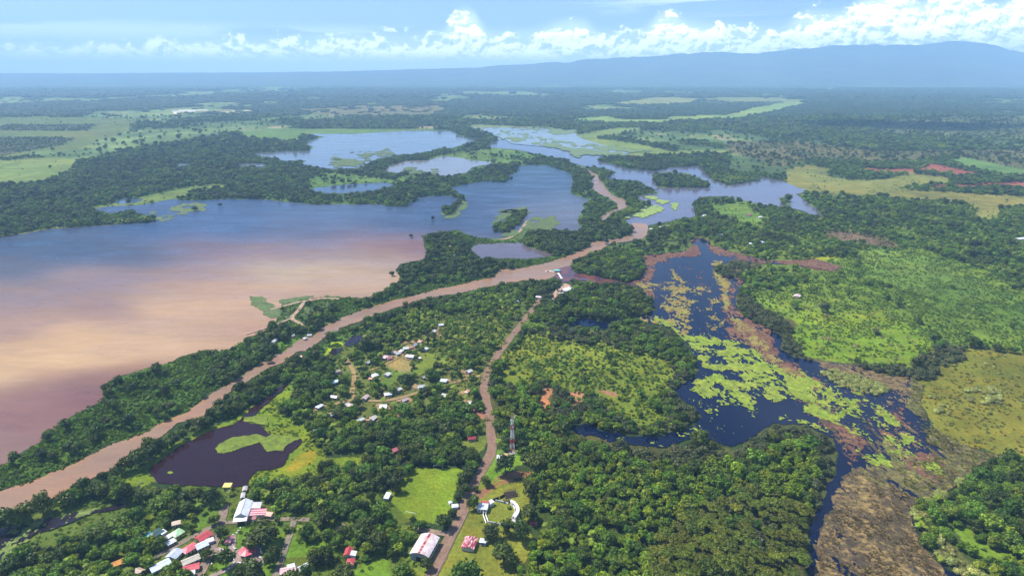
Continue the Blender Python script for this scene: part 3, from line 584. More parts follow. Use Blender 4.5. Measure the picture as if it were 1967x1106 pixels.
# ------------------------------------------------------------------ floating plants and reeds on the still waters
FX, FY = at(np.array([1500., 1850.]), np.array([650., 940.])); FLOW = math.atan2(FY[1]-FY[0], FX[1]-FX[0])
def flow_noise(X, Y, s, seed, st=2.6, o=4, r=.6):
    c_, n_ = math.cos(FLOW), math.sin(FLOW); a = X*c_+Y*n_; b = -X*n_+Y*c_
    return fbm(a/(s*st), b/s, seed, o, r)
def plants_material(name, ca, cb, cc):
    m, t, bs = mat(name)
    a = remap(t, noise_val(t, 0.035, 5, .65, aniso=(-FLOW, .5)), .38, .62, 0, 1); b = remap(t, noise_val(t, 0.3, 5, .7, aniso=(-FLOW, .6)), .4, .62, 0, 1)
    c = mixc(t, b, mixc(t, a, ca, cb), cc)
    c = scalec(t, c, remap(t, noise_val(t, 0.9, 4, .7), .3, .7, .5, 1.35)); c = scalec(t, c, remap(t, noise_val(t, 0.13, 4, .7), .35, .65, .65, 1.2))
    t.links.new(c, bs.inputs['Base Color']); bs.inputs['Roughness'].default_value = .75; bs.inputs['Specular IOR Level'].default_value = .2
    gap = remap(t, noise_val(t, 0.55, 4, .75, aniso=(-FLOW, .5)), .56, .64, 0, .85); c = mixc(t, gap, c, tuple(q*.16 for q in ca[:2])+(ca[2]*.3+.012,))
    t.links.new(c, bs.inputs['Base Color']); bump(t, bs, noise_val(t, 0.8, 4, .7), .5, .8); return m
LIME = plants_material('lime_plants', (.25, .32, .02), (.30, .30, .04), (.14, .22, .015))
RUST = plants_material('rust_weed', (.16, .065, .038), (.24, .13, .05), (.10, .045, .035))
OCHRE = plants_material('ochre_weed', (.28, .20, .045), (.26, .13, .05), (.20, .22, .03))
TAN = plants_material('marsh_mat', (.30, .21, .065), (.20, .13, .055), (.055, .038, .022))
OLIVEM = plants_material('olive_mat', (.15, .15, .028), (.19, .15, .045), (.07, .06, .025))
MEADOWG = plants_material('marsh_grass', (.14, .20, .03), (.09, .15, .03), (.20, .24, .05))
INV = []
def plants(name, mtl, z, outlines, scale, label, seed, step=1.4, st=2.0, soft=9.0, thresh=None, water=LAGOON):
    """outlines: (outline, cover -1..1)"""
    allp = np.concatenate([o[0] for o in outlines])
    def fn(A, B, X, Y):
        f = np.full(A.shape, -9.)
        for pg, cov in outlines:
            bb = (A > pg[:, 0].min()-25) & (A < pg[:, 0].max()+25) & (B > pg[:, 1].min()-20) & (B < pg[:, 1].max()+20)
            s = np.full(A.shape, -9.); s[bb] = np.where((q_ := np.clip(sdf(A[bb], B[bb], pg)/soft, -3.0, .3)) > 0, q_*.8, q_*3.2) + 2.1*cov - .65
            f = np.maximum(f, s)
        n = (flow_noise(X, Y, scale*1.05, seed, st*1.15, 3, .55)-.5)*.66 + (flow_noise(X, Y, scale*6, seed+5, st*.8, 3)-.5)*.78
        f = f + n/.105 + (fbm(X/(scale*.55), Y/(scale*.55), seed+3, 3, .6)-.5)*3.2
        if water is not None:
            i_ = lookup(WID, A, B, 0); f = np.where(i_ > 0, f, -1)
        return f
    u0, v0 = allp.min(0)-20; u1, v1 = allp.max(0)+16
    me, VX, VY = field_mesh(name, u0, min(u1, 2200), v0, min(v1, 1240), step, fn, z)
    o = link(name, me, mtl); tag(o, label, None, None, 'stuff'); return o
p_ = poly
MUD = plants_material('marsh_mud', (.075, .052, .022), (.045, .03, .018), (.10, .075, .03))
plants('marsh_mud', MUD, .74, [(p_("1572,1106 1574,1036 1594,993 1612,953 1618,930 1638,905 1660,905 1700,925 1760,960 1750,1000 1800,1085 1950,1400 1568,1400"), .72),
  (p_("1755,728 1775,745 1768,775 1785,816 1832,847 1930,877 1880,895 1863,919 1816,948 1785,957 1740,940 1720,900 1760,890 1790,880 1770,820 1745,780"), .6),
  (p_("1530,750 1640,800 1700,850 1740,900 1700,930 1650,915 1635,880 1600,830"), .0)], 3.6, 'dark brown peaty weed at the marshy end of the lagoon', 299, st=2.2, step=1.4)
plants('marsh_reeds', TAN, .80, [(p_("1572,1106 1574,1036 1594,993 1612,953 1618,930 1638,905 1660,905 1700,925 1760,960 1750,1000 1800,1085 1950,1400 1568,1400"), .33),
  (p_("1572,1106 1574,1040 1600,1030 1700,1040 1770,1060 1800,1085 1950,1400 1568,1400"), .5), (p_("1606,955 1618,930 1680,935 1690,965 1640,985 1590,975"), .8),
  (p_("1578,703 1614,700 1654,707 1710,722 1740,728 1730,750 1680,735 1620,722"), .9), (p_("1740,735 1770,750 1765,790 1720,800 1700,770"), .1),
  (p_("1640,750 1700,770 1760,830 1800,900 1740,890 1690,850 1660,800 1600,760"), -.3)],
  2.2, 'tan and brown reed mats filling the marshy end of the lagoon', 301, st=1.8, step=1.1)
plants('marsh_sedge', OLIVEM, .83, [(p_("1755,728 1775,745 1768,775 1785,816 1832,847 1930,877 1880,895 1863,919 1816,948 1785,957 1740,940 1720,900 1760,890 1790,880 1770,820 1745,780"), .62), (p_("1700,860 1800,890 1830,930 1790,960 1700,940 1640,900"), .18)],
  2.8, 'olive sedge mats between the dark water and the wet meadow', 305, st=2.8, step=1.2)
plants('water_weed', RUST, .86, [(p_("1380,520 1400,518 1432,537 1428,552 1405,565 1400,583 1385,575 1390,545"), .3), (p_("1392,590 1418,598 1432,608 1451,623 1477,640 1482,665 1495,685 1470,685 1450,672 1428,655 1402,638"), .75), (p_("1470,685 1502,690 1545,714 1585,742 1570,748 1520,718 1480,700"), .3),
  (p_("1230,488 1264,487 1314,482 1325,470 1337,472 1340,484 1318,491 1290,489 1264,497 1258,512 1252,532 1240,548 1226,542 1240,514"), 1.1), (p_("1322,465 1330,448 1352,446 1385,462 1365,464 1350,457 1338,458"), .9),
  (p_("1360,472 1388,480 1430,490 1464,500 1482,508 1440,503 1400,491 1368,480"), .8), (p_("1525,750 1580,775 1625,805 1660,850 1645,880 1635,895 1618,860 1595,825 1555,800 1530,780"), .12), (p_("1478,500 1569,497 1620,514 1604,524 1530,510"), 1.3),
  (p_("1232,562 1250,560 1258,572 1245,585 1235,578"), .5), (p_("1320,545 1345,535 1370,545 1350,560"), -.8), (p_("1260,500 1320,495 1370,520 1340,545 1280,530"), -.85), (p_("1680,760 1760,800 1790,850 1850,910 1800,930 1740,900 1690,840"), -.2)],
  2.6, 'reddish brown water weed along the banks of the lagoon', 311, st=1.6, step=1.2)
plants('water_weed', OCHRE, .92, [(p_("1222,546 1262,548 1300,544 1312,550 1280,558 1240,557"), .5), (p_("1283,568 1300,560 1315,556 1312,572 1330,583 1318,598 1330,612 1305,614 1288,600 1272,588"), .6),
  (p_("1200,614 1262,612 1290,605 1314,607 1302,617 1326,632 1318,642 1300,640 1285,621 1230,617"), .5), (p_("1355,614 1372,609 1390,618 1387,628 1370,634 1356,626"), .1), (p_("1352,570 1372,573 1384,582 1365,583"), .4), (p_("1342,554 1364,554 1362,562 1344,562"), .4),
  (p_("1286,546 1298,530 1290,522 1302,538 1314,545 1312,558 1296,557"), .4), (p_("1370,508 1385,505 1384,530 1398,545 1396,590 1402,600 1390,580 1384,545 1372,520"), .5), (p_("1402,600 1425,618 1470,655 1480,680 1500,700 1560,735 1540,735 1490,708 1462,685 1440,655 1410,625"), .1), (p_("1260,560 1340,545 1400,640 1330,650 1290,600"), -.85)],
  2.2, 'ochre floating weed in the open upper lagoon', 321, st=1.4, step=1.1)
plants('floating_plants', LIME, .98, [(p_("1262,614 1290,622 1306,638 1328,650 1378,647 1383,668 1384,684 1350,687 1367,702 1402,706 1403,714 1372,713 1352,702 1343,680 1322,662 1298,642 1280,628"), .5),
  (p_("1392,655 1429,668 1459,680 1467,698 1500,716 1490,728 1460,722 1430,728 1408,711 1390,682"), .72), (p_("1507,720 1543,714 1569,737 1594,749 1610,775 1600,790 1570,775 1530,765 1515,745"), .55), (p_("1325,742 1353,730 1378,721 1400,728 1430,742 1456,762 1444,781 1403,777 1353,762"), .7),
  (p_("1435,738 1467,728 1510,738 1525,760 1500,750 1467,737 1450,745"), .5), (p_("1560,770 1619,785 1627,818 1607,815 1576,803 1548,785"), .35),
  (p_("1600,780 1645,815 1675,843 1655,853 1627,825 1590,805"), .12), (p_("1470,750 1485,747 1502,766 1490,773 1474,765"), .6), (p_("1540,715 1620,740 1700,790 1765,850 1832,930 1800,942 1720,892 1660,855 1600,800"), -.38),
  (p_("1633,846 1714,842 1756,870 1822,924 1797,917 1737,895 1690,900 1647,872"), -.1), (p_("1500,794 1520,797 1560,812 1590,828 1540,815 1500,803"), .2), (p_("1330,760 1460,785 1430,830 1350,840 1270,838 1300,800"), -.8), (p_("1120,820 1240,845 1300,850 1270,860 1180,845"), -.7), (p_("1290,640 1500,700 1480,740 1340,700"), -.7)],
  2.2, 'yellow-green floating plants spread in mats over the lagoon', 331, st=1.3, step=1.0)
# the dark pond by the river: islands and margins of floating grass
def mat_poly(name, mtl, z, s, rag, label, step=1.2, water=True):
    pg = poly(s); u0, v0 = pg.min(0)-5; u1, v1 = pg.max(0)+5
    fn = lambda A, B, X, Y: sdf(A, B, pg) + (fbm(X/(rag*3), Y/(rag*3), int(pg[0, 0]), 4, .6)-.5)*3*rag
    me, _, _ = field_mesh(name, u0, u1, v0, v1, step, fn, z)
    tag(link(name, me, mtl), label, None, None, 'stuff')
GRASSM = plants_material('floating_grass', (.14, .21, .010), (.12, .18, .010), (.17, .21, .014))
mat_poly('floating_grass', GRASSM, 1.0, "415,862 422,853 445,843 475,838 499,835 512,842 522,834 552,838 579,843 565,848 553,854 544,868 530,866 513,870 499,851 478,858 456,865 436,872 418,871", 2.2, 'lime green floating grass reaching across the dark pond')
mat_poly('floating_grass', GRASSM, 1.0, "321,908 328,906 333,909 328,912 322,911", 1.0, 'tiny lime island of grass in the dark pond')
mat_poly('floating_grass', GRASSM, 1.0, "468,811 470,803 490,800 512,802 516,818 499,816 484,812", 1.5, 'lime tongue of floating grass at the head of the dark pond')
mat_poly('floating_grass', GRASSM, 1.0, "695,645 704,644 706,648 698,650", .8, 'lime patch in the small village pond')
mat_poly('algae', plants_material('algae', (.24,.34,.05), (.2,.3,.04), (.26,.34,.10)), 1.4, "1197,423 1204,415 1220,409 1240,401 1258,396 1270,402 1256,414 1235,420 1215,422", 8, 'pale green algae drifting in the flooded valley')
mat_poly('algae', bpy.data.materials['algae'], 1.4, "1232,378 1262,380 1282,388 1272,393 1255,384", 6, 'thin band of pale algae in the flooded valley')
mat_poly('algae', bpy.data.materials['algae'], 1.4, "1290,392 1302,392 1300,402 1292,402", 4, 'small algae patch in the flooded valley')
ISLE = plants_material('island_grass', (.085, .15, .025), (.055, .11, .025), (.13, .15, .05))
for s, lb in (("636,314 660,307 710,308 700,315 680,320 645,323", 'long grassy islet in the far lake'), ("678,298 715,295 750,290 754,297 720,301 700,302", 'narrow grassy spit in the far lake'),
              ("640,303 652,301 650,306 638,306", 'tiny grassy islet in the far lake'), ("772,322 800,321 800,329 840,332 820,338 780,333", 'grassy spit in the middle pond'),
              ("945,432 965,425 1010,412 1012,402 985,400 960,408", 'grassy island in the big lake'), ("960,405 980,400 1010,401 1018,408 990,412 966,410", 'green weed islet in the big lake'),
              ("330,400 365,394 395,396 390,403 350,408 332,407", 'weedy shallows near the north shore'), ("292,412 320,410 335,416 310,425 298,420", 'weedy shallows off the wooded point'),
              ("1255,336 1265,332 1300,334 1335,342 1368,352 1360,359 1307,361 1266,358", 'long grassy island in the flooded valley'), ("1500,380 1518,380 1520,390 1504,392", 'small island in the right arm'),
              ("483,573 503,569 512,580 528,588 540,600 538,608 520,612 508,598 492,586", 'green weed on the mudflat'), ("541,582 577,575 600,566 650,571 640,578 600,574 560,583 545,586", 'grassy tongue on the mudflat'),
              ("535,592 560,586 580,584 570,602 556,617 530,627 518,622 538,606", 'grassy mudflat beside the track'), ("588,590 620,580 650,580 640,590 610,600 590,618 575,612", 'grass beside the forked mud track'),
              ("875,396 895,380 890,400 870,415 845,417 850,405", 'weedy islet at the lake narrows'), ("945,458 1000,440 1062,441 1078,430 1062,420 1015,424 1005,436 985,452 960,460", 'green marsh at the lake corner')):
    mat_poly('islet_grass', ISLE, .72 if poly(s)[:, 1].mean() > 340 else 2.2, s, 9, lb)
plants('marsh_grass', MEADOWG, 1.02, [(p_("0,1010 56,998 111,992 150,980 245,964 240,975 215,982 165,995 115,1014 67,1036 33,1064 0,1088 -200,1190 -200,1060"), -.12)], 2.4, 'tufts of green marsh grass standing in dark water at the bottom left', 341, step=1.6)
plants('marsh_grass', plants_material('pale_marsh_grass', (.15,.21,.09), (.18,.23,.10), (.12,.19,.06)), 2.6, [(p_("900,244 1060,246 1105,250 1115,262 1150,272 1200,287 1260,292 1200,300 1150,296 1100,292 1050,280 1000,276 975,274 955,262 930,254"), .2), (p_("960,262 1040,258 1110,268 1080,285 1000,276"), .25)], 45, 'pale green marsh at the head of the flooded valley', 351, step=1.5, water=None)
wet = mesh_np('flooded_marsh', [(*P(u, v), 1.75) for u, v in [(905, 246), (1000, 246), (1095, 250), (1120, 268), (1175, 284), (1210, 296), (1150, 299), (1060, 284), (985, 277), (960, 264), (930, 255)]], list(range(11)), [11])
set_color(wet, np.tile(np.array((.16, .18, .15)), (11, 1))); link('flooded_marsh', wet, WATER)['kind'] = 'structure'

# ------------------------------------------------------------------ plants: crowns, trunks, fronds
RNG = np.random.default_rng(7)
def ico(sub):
    import bmesh
    bm = bmesh.new(); bmesh.ops.create_icosphere(bm, subdivisions=sub, radius=1.0)
    v = np.array([q.co[:] for q in bm.verts]); f = np.array([[w_.index for w_ in q.verts] for q in bm.faces]); bm.free(); return v, f
ICO1 = ico(1); ICO2 = ico(2)
class NP:
    def __init__(s): s.v = []; s.f = []; s.lc = []; s.c = []; s.n = 0
    def add(s, v, f, tone):
        v = np.asarray(v, float); f = np.asarray(f)
        s.v.append(v); s.f.append((f+s.n).ravel()); s.lc.append(np.full(len(f), f.shape[1])); s.c.append(np.broadcast_to(tone, (len(v),)).astype(float)); s.n += len(v)
    def mesh(s, name):
        me = mesh_np(name, np.concatenate(s.v), np.concatenate(s.f), np.concatenate(s.lc))
        t = np.concatenate(s.c); set_color(me, np.stack([t, t, t], -1)); return me
def leaves(b, cen, rad, n, size, rng, up=.25, tone=None, jitter=.55):
    """leaf clumps spread over lobes"""
    k = rng.integers(0, len(cen), n); d = rng.normal(size=(n, 3)); d[:, 2] += up*1.5; d /= np.linalg.norm(d, axis=1)[:, None]
    r = rad[k]*(.80+.55*rng.random(n)**1.5)[:, None]
    p = cen[k] + d*r
    nn = d + rng.normal(size=(n, 3))*jitter; nn /= np.linalg.norm(nn, axis=1)[:, None]
    a = np.cross(nn, rng.normal(size=(n, 3))); a /= np.linalg.norm(a, axis=1)[:, None]; c_ = np.cross(nn, a)
    s1 = (size*(.6+.9*rng.random(n)))[:, None]; s2 = s1*(.5+.5*rng.random(n))[:, None]
    v = np.stack([p-a*s1, p-c_*s2, p+a*s1*.9, p+c_*s2*1.1+nn*s1*.2], 1).reshape(-1, 3)
    f = np.arange(n*4).reshape(n, 4); tn = (.72+.56*rng.random(n)) * (tone[k] if tone is not None else 1)
    b.add(v, f, np.repeat(tn, 4))
def crown_mesh(name, rng, R=5.2, base=3.5, top=11, nl=13, nleaf=820, lsize=.52, flat=False, lobe=(.30, .50), core=.80):
    b = NP(); mid = (base+top)/2; hh = (top-base)/2
    cen = []; rad = []
    for i in range(nl):
        a = 2.4*i + rng.random(); q = math.sqrt((i+.5)/nl)*(.72 if not flat else .8)
        rr = R*(lobe[0]+(lobe[1]-lobe[0])*rng.random())*(1.15-.4*q)
        z = mid + hh*(.55*(1-q*q)*(1 if not flat else .4) + rng.uniform(-.35, .25)*(1 if not flat else .35))
        if i % 3 == 2 and not flat: z -= hh*.45
        cen.append((math.cos(a)*q*R, math.sin(a)*q*R, z)); rad.append((rr, rr, rr*(.78 if not flat else .42)))
    cen = np.array(cen); rad = np.array(rad); tone = .75+.5*rng.random(nl)
    for c_, r_, tn in zip(cen, rad, tone):
        v = ICO1[0]*r_*core*(1+.16*rng.normal(size=(len(ICO1[0]), 1))); b.add(v+c_, ICO1[1], tn*.85)
    leaves(b, cen, rad, nleaf, lsize, rng, tone=tone)
    return b.mesh(name)
def trunk_mesh(name, rng, h=5.5, r=.32, spread=2.6):
    b = MB(); top = h*.6; b.bar((0, 0, -.5), (.1, .05, top), r, 6, r*.7)
    for k in range(4):
        a = k*1.57+rng.random(); b.bar((.1, .05, top-.2), (math.cos(a)*spread, math.sin(a)*spread, h+1.6+rng.random()), r*.5, 4, r*.2)
    me = bpy.data.meshes.new(name); me.from_pydata(b.v, [], b.f); me.update(); return me
def palm_crown(name, rng, n=17, ln=3.6, h=7.5):
    b = NP()
    for k in range(n):
        a = 2*math.pi*k/n + rng.uniform(-.15, .15); el = rng.uniform(.05, 1.0); L_ = ln*rng.uniform(.8, 1.1)
        d = np.array([math.cos(a), math.sin(a), 0]); s = np.array([-d[1], d[0], 0]); pts = []
        for q in np.linspace(0, 1, 5): pts.append(d*L_*q*math.cos(el*.6) + np.array([0, 0, h + L_*(q*math.sin(el) - .75*q*q)]))
        wd = [.12, .5, .62, .45, .05]
        for j in range(4):
            l0 = pts[j]+s*wd[j]-np.array([0, 0, wd[j]*.4]); r0 = pts[j]-s*wd[j]-np.array([0, 0, wd[j]*.4]); l1 = pts[j+1]+s*wd[j+1]-np.array([0, 0, wd[j+1]*.4]); r1 = pts[j+1]-s*wd[j+1]-np.array([0, 0, wd[j+1]*.4])
            b.add([pts[j], l0, l1, pts[j+1], r0, r1], [[0, 3, 2, 1], [0, 4, 5, 3]], .8+.4*rng.random())
    return b.mesh(name)
def palm_trunk(name, rng, h=7.6):
    b = MB(); b.bar((0, 0, -.4), (.25, 0, h*.5), .22, 6, .17).bar((.25, 0, h*.5), (0, 0, h), .17, 6, .13)
    me = bpy.data.meshes.new(name); me.from_pydata(b.v, [], b.f); me.update(); return me
def bush_mesh(name, rng, R=1.9, hgt=2.2, nl=6, nleaf=150, ls=.34):
    b = NP(); a = rng.random(nl)*6.28; q = np.sqrt(rng.random(nl))*.6*R
    cen = np.stack([np.cos(a)*q, np.sin(a)*q, hgt*(.3+.3*rng.random(nl))], -1); r_ = R*(.34+.25*rng.random(nl)); rad = np.stack([r_, r_, r_*.9], -1); tone = .75+.5*rng.random(nl)
    for c_, rr, tn in zip(cen, rad, tone): b.add(ICO1[0]*rr*.85*(1+.14*rng.normal(size=(len(ICO1[0]), 1)))+c_, ICO1[1], tn*.85)
    leaves(b, cen, rad, nleaf, ls, rng, up=.5, tone=tone); return b.mesh(name)
def bare_crown(name, rng, R=3.4, h=8.5):
    """pale half-bare crown: twigs and thin foliage"""
    b = NP(); n = 30
    for k in range(n):
        a = rng.random()*6.28; q = R*math.sqrt(rng.random()); p1 = np.array([math.cos(a)*q, math.sin(a)*q, h*(.6+.35*rng.random())]); p0 = p1*.25+np.array([0, 0, h*.33])
        s = np.cross(p1-p0, [0, 0, 1.]); s = s/(np.linalg.norm(s)+1e-6)*.09
        b.add([p0-s, p0+s, p1+s*.6, p1-s*.6, p0+[0, 0, .15], p1+[0, 0, .1]], [[0, 1, 2, 3], [0, 4, 5, 3]], 1.1)
    cen = np.stack([rng.normal(size=14)*R*.4, rng.normal(size=14)*R*.4, h*(.6+.25*rng.random(14))], -1); leaves(b, cen, np.full((14, 3), 1.0), 130, .26, rng)
    return b.mesh(name)

def foliage(name, c0, c1, hue=.02, val=.3, trans=.22, rough=.55):
    m, t, bs = mat(name)
    oi = node(t, 'ShaderNodeObjectInfo')
    c = mixc(t, oi.outputs['Random'], c0, c1)
    hsv = node(t, 'ShaderNodeHueSaturation'); r2 = node(t, 'ShaderNodeMath'); r2.operation = 'MULTIPLY'; r2.inputs[1].default_value = 7.31
    fr = node(t, 'ShaderNodeMath'); fr.operation = 'FRACT'; t.links.new(oi.outputs['Random'], r2.inputs[0]); t.links.new(r2.outputs[0], fr.inputs[0])
    t.links.new(remap(t, fr.outputs[0], 0, 1, 1-val, 1+val), hsv.inputs['Value'])
    r3 = node(t, 'ShaderNodeMath'); r3.operation = 'MULTIPLY'; r3.inputs[1].default_value = 3.17; f3_ = node(t, 'ShaderNodeMath'); f3_.operation = 'FRACT'
    t.links.new(oi.outputs['Random'], r3.inputs[0]); t.links.new(r3.outputs[0], f3_.inputs[0]); t.links.new(remap(t, f3_.outputs[0], 0, 1, .5-hue, .5+hue), hsv.inputs['Hue'])
    t.links.new(c, hsv.inputs['Color'])
    mu = node(t, 'ShaderNodeMix'); mu.data_type = 'RGBA'; mu.blend_type = 'MULTIPLY'; mu.inputs['Factor'].default_value = 1
    t.links.new(hsv.outputs[0], mu.inputs['A']); t.links.new(attr(t, 'tint'), mu.inputs['B'])
    t.links.new(mu.outputs['Result'], bs.inputs['Base Color']); bs.inputs['Roughness'].default_value = rough; bs.inputs['Specular IOR Level'].default_value = .25
    tr = node(t, 'ShaderNodeBsdfTranslucent'); t.links.new(mu.outputs['Result'], tr.inputs[0]); ms = node(t, 'ShaderNodeMixShader'); ms.inputs[0].default_value = trans
    out = [n for n in t.nodes if n.type == 'OUTPUT_MATERIAL'][0]
    t.links.new(bs.outputs[0], ms.inputs[1]); t.links.new(tr.outputs[0], ms.inputs[2]); t.links.new(ms.outputs[0], out.inputs['Surface'])
    return m
BARK = simple_mat('bark', (.09, .07, .05), .9, .4, 2.0)
FOL = dict(dark=foliage('dark_foliage', (0.049, 0.082, 0.007), (0.081, 0.112, 0.009)), mid=foliage('green_foliage', (.078, .150, .008), (.125, .200, .011)),
           bright=foliage('bright_foliage', (.125, .215, .008), (.215, .280, .012)), olive=foliage('olive_foliage', (.085, .104, .030), (.130, .145, .045)),
           acacia=foliage('acacia_foliage', (.118, .150, .011), (.165, .190, .015)), palm=foliage('palm_foliage', (0.129, 0.205, 0.009), (0.201, 0.256, 0.015)),
           bush=foliage('shrub_foliage', (.085, .180, .010), (.155, .240, .015)), grey=foliage('grey_foliage', (0.273, 0.231, 0.088), (0.403, 0.333, 0.132)), tuft=foliage('tuft_foliage', (.095, .165, .014), (.17, .235, .02)), reed=foliage('reed_foliage', (.16, .115, .04), (.30, .22, .075)), sedge=foliage('sedge_foliage', (.155, .165, .022), (.22, .21, .035)), silver=foliage('silver_foliage', (0.273, 0.308, 0.076), (0.375, 0.372, 0.095)))
PROTO = {}     # kind -> list of (crown mesh, trunk mesh or None)
for k, nv in (('dark', 3), ('mid', 3), ('bright', 3), ('olive', 3), ('acacia', 2), ('palm', 2), ('bush', 3), ('grey', 2), ('silver', 2)):
    PROTO[k] = []
    for i in range(nv):
        r_ = np.random.default_rng(hash(k) % 1 + 100*len(PROTO)+i)
        if k in ('dark', 'mid'): c_, t_ = crown_mesh('crown', r_, 5.2, .6, 10 if k == 'dark' else 9), trunk_mesh('trunk', r_)
        elif k == 'bright': c_, t_ = crown_mesh('crown', r_, 4.0, .8, 8.0, nl=15, nleaf=760, lobe=(.26, .42), lsize=.6), trunk_mesh('trunk', r_, 4.4, .25, 2)
        elif k == 'olive': c_, t_ = crown_mesh('crown', r_, 4.2, .3, 6.2, nl=14, lobe=(.28, .42), lsize=.42), trunk_mesh('trunk', r_, 3, .2, 2)
        elif k == 'acacia': c_, t_ = crown_mesh('crown', r_, 5.2, 4.2, 9.2, nl=17, nleaf=800, flat=True, lobe=(.24, .36), lsize=.45), trunk_mesh('trunk', r_, 4.6, .3, 2.6)
        elif k == 'palm': c_, t_ = palm_crown('crown', r_, h=6.5+i*2), palm_trunk('trunk', r_, 6.6+i*2)
        elif k == 'bush': c_, t_ = bush_mesh('shrub', r_), None
        elif k == 'grey': c_, t_ = bare_crown('crown', r_), trunk_mesh('trunk', r_, 5, .16, 1.5)
        else: c_, t_ = bush_mesh('mangrove_shrub', r_, 3.4, 3.6, 11, 420, .34), None
        for q in (c_,): q.materials.append(FOL[k])
        if t_: t_.materials.append(BARK)
        PROTO[k].append((c_, t_))

def tuft_mesh(name, rng, R=1.0, h=.9, n=46):
    b = NP()
    for k in range(n):
        a = rng.random()*6.28; q = R*math.sqrt(rng.random()); p = np.array([math.cos(a)*q, math.sin(a)*q, -.05]); d = np.array([math.cos(a)*.35+rng.normal()*.2, math.sin(a)*.35+rng.normal()*.2, 1.0]); L_ = h*rng.uniform(.5, 1.1)
        s_ = np.array([-math.sin(a), math.cos(a), 0])*rng.uniform(.1, .2); b.add([p-s_, p+s_, p+d*L_*.7+s_*.7, p+d*L_*.7-s_*.7], [[0, 1, 2, 3]], .7+.6*rng.random())
    return b.mesh(name)
for k in ('tuft', 'reed', 'sedge'):
    PROTO[k] = []
    for i in range(3):
        me = tuft_mesh('tuft', np.random.default_rng(500+i)); me.materials.append(FOL[k]); PROTO[k].append((me, None))

# ------------------------------------------------------------------ where things stand that trees must keep clear of
CLEAR = []      # (x, y, radius)
def keep_clear(u, v, r, n=1): x, y = P(u, v); CLEAR.append((x, y, r))

# ------------------------------------------------------------------ buildings
WHITE = (.64, .66, .68); OFFW = (.62, .60, .55); GREYR = (.42, .46, .52); BLUEW = (.62, .70, .80); RED = (.44, .055, .06); DRED = (.28, .035, .045); PINKR = (.60, .22, .24)
TANR = (.48, .36, .26); LGREEN = (.38, .60, .34); TEAL = (.05, .42, .42); DGREEN = (.05, .10, .09); ORANGE = (.70, .30, .05); SALMON = (.66, .34, .24); YELLOW = (.72, .55, .12)
_rm = {}
def roof_mat(c):
    if c not in _rm:
        lum = sum(c)/3
        _rm[c] = simple_mat('roof_sheet', c, .45, .22, .5, dirt=tuple(q*.55+.03*w_ for q, w_ in zip(c, (1.6, 1, .6))), spec=.4)
    return _rm[c]
WALLM = {k: simple_mat('wall_'+k, c, .85, .2, .8, dirt=tuple(q*.6 for q in c)) for k, c in dict(cream=(.55, .48, .36), white=(.70, .69, .65), blue=(.25, .42, .55), green=(.30, .45, .30), pink=(.58, .34, .30), wood=(.22, .15, .10), grey=(.35, .35, .34), yellow=(.65, .50, .14)).items()}
GLASS = simple_mat('window_glass', (.03, .04, .05), .15, .2, 1, spec=.6); DOORM = simple_mat('door_wood', (.16, .08, .04), .6, .3, 2); CONC = simple_mat('concrete', (.42, .40, .37), .9, .25, .7, dirt=(.2, .19, .17))
DARKM = simple_mat('dark_interior', (.02, .02, .02), .9, .2, 1); METAL = simple_mat('galvanised_steel', (.45, .46, .48), .45, .2, 1, metal=.4)
WHITEP = simple_mat('white_paint', (.74, .74, .70), .6, .18, 1.2, dirt=(.45, .42, .36)); REDP = simple_mat('red_paint', (.5, .05, .04), .5, .2, 1.2)
LAND = []       # landmarks for labels: x, y, phrase
def roof_gable(b, L_, W_, h, rise, ov=.5, t=.1, thick=True):
    a, c_ = L_/2+ov, W_/2+ov; e = h - ov*rise/(W_/2)
    for s in (1, -1): b.slab([(-a, 0, h+rise), (a, 0, h+rise), (a, s*c_, e), (-a, s*c_, e)][::s], t)
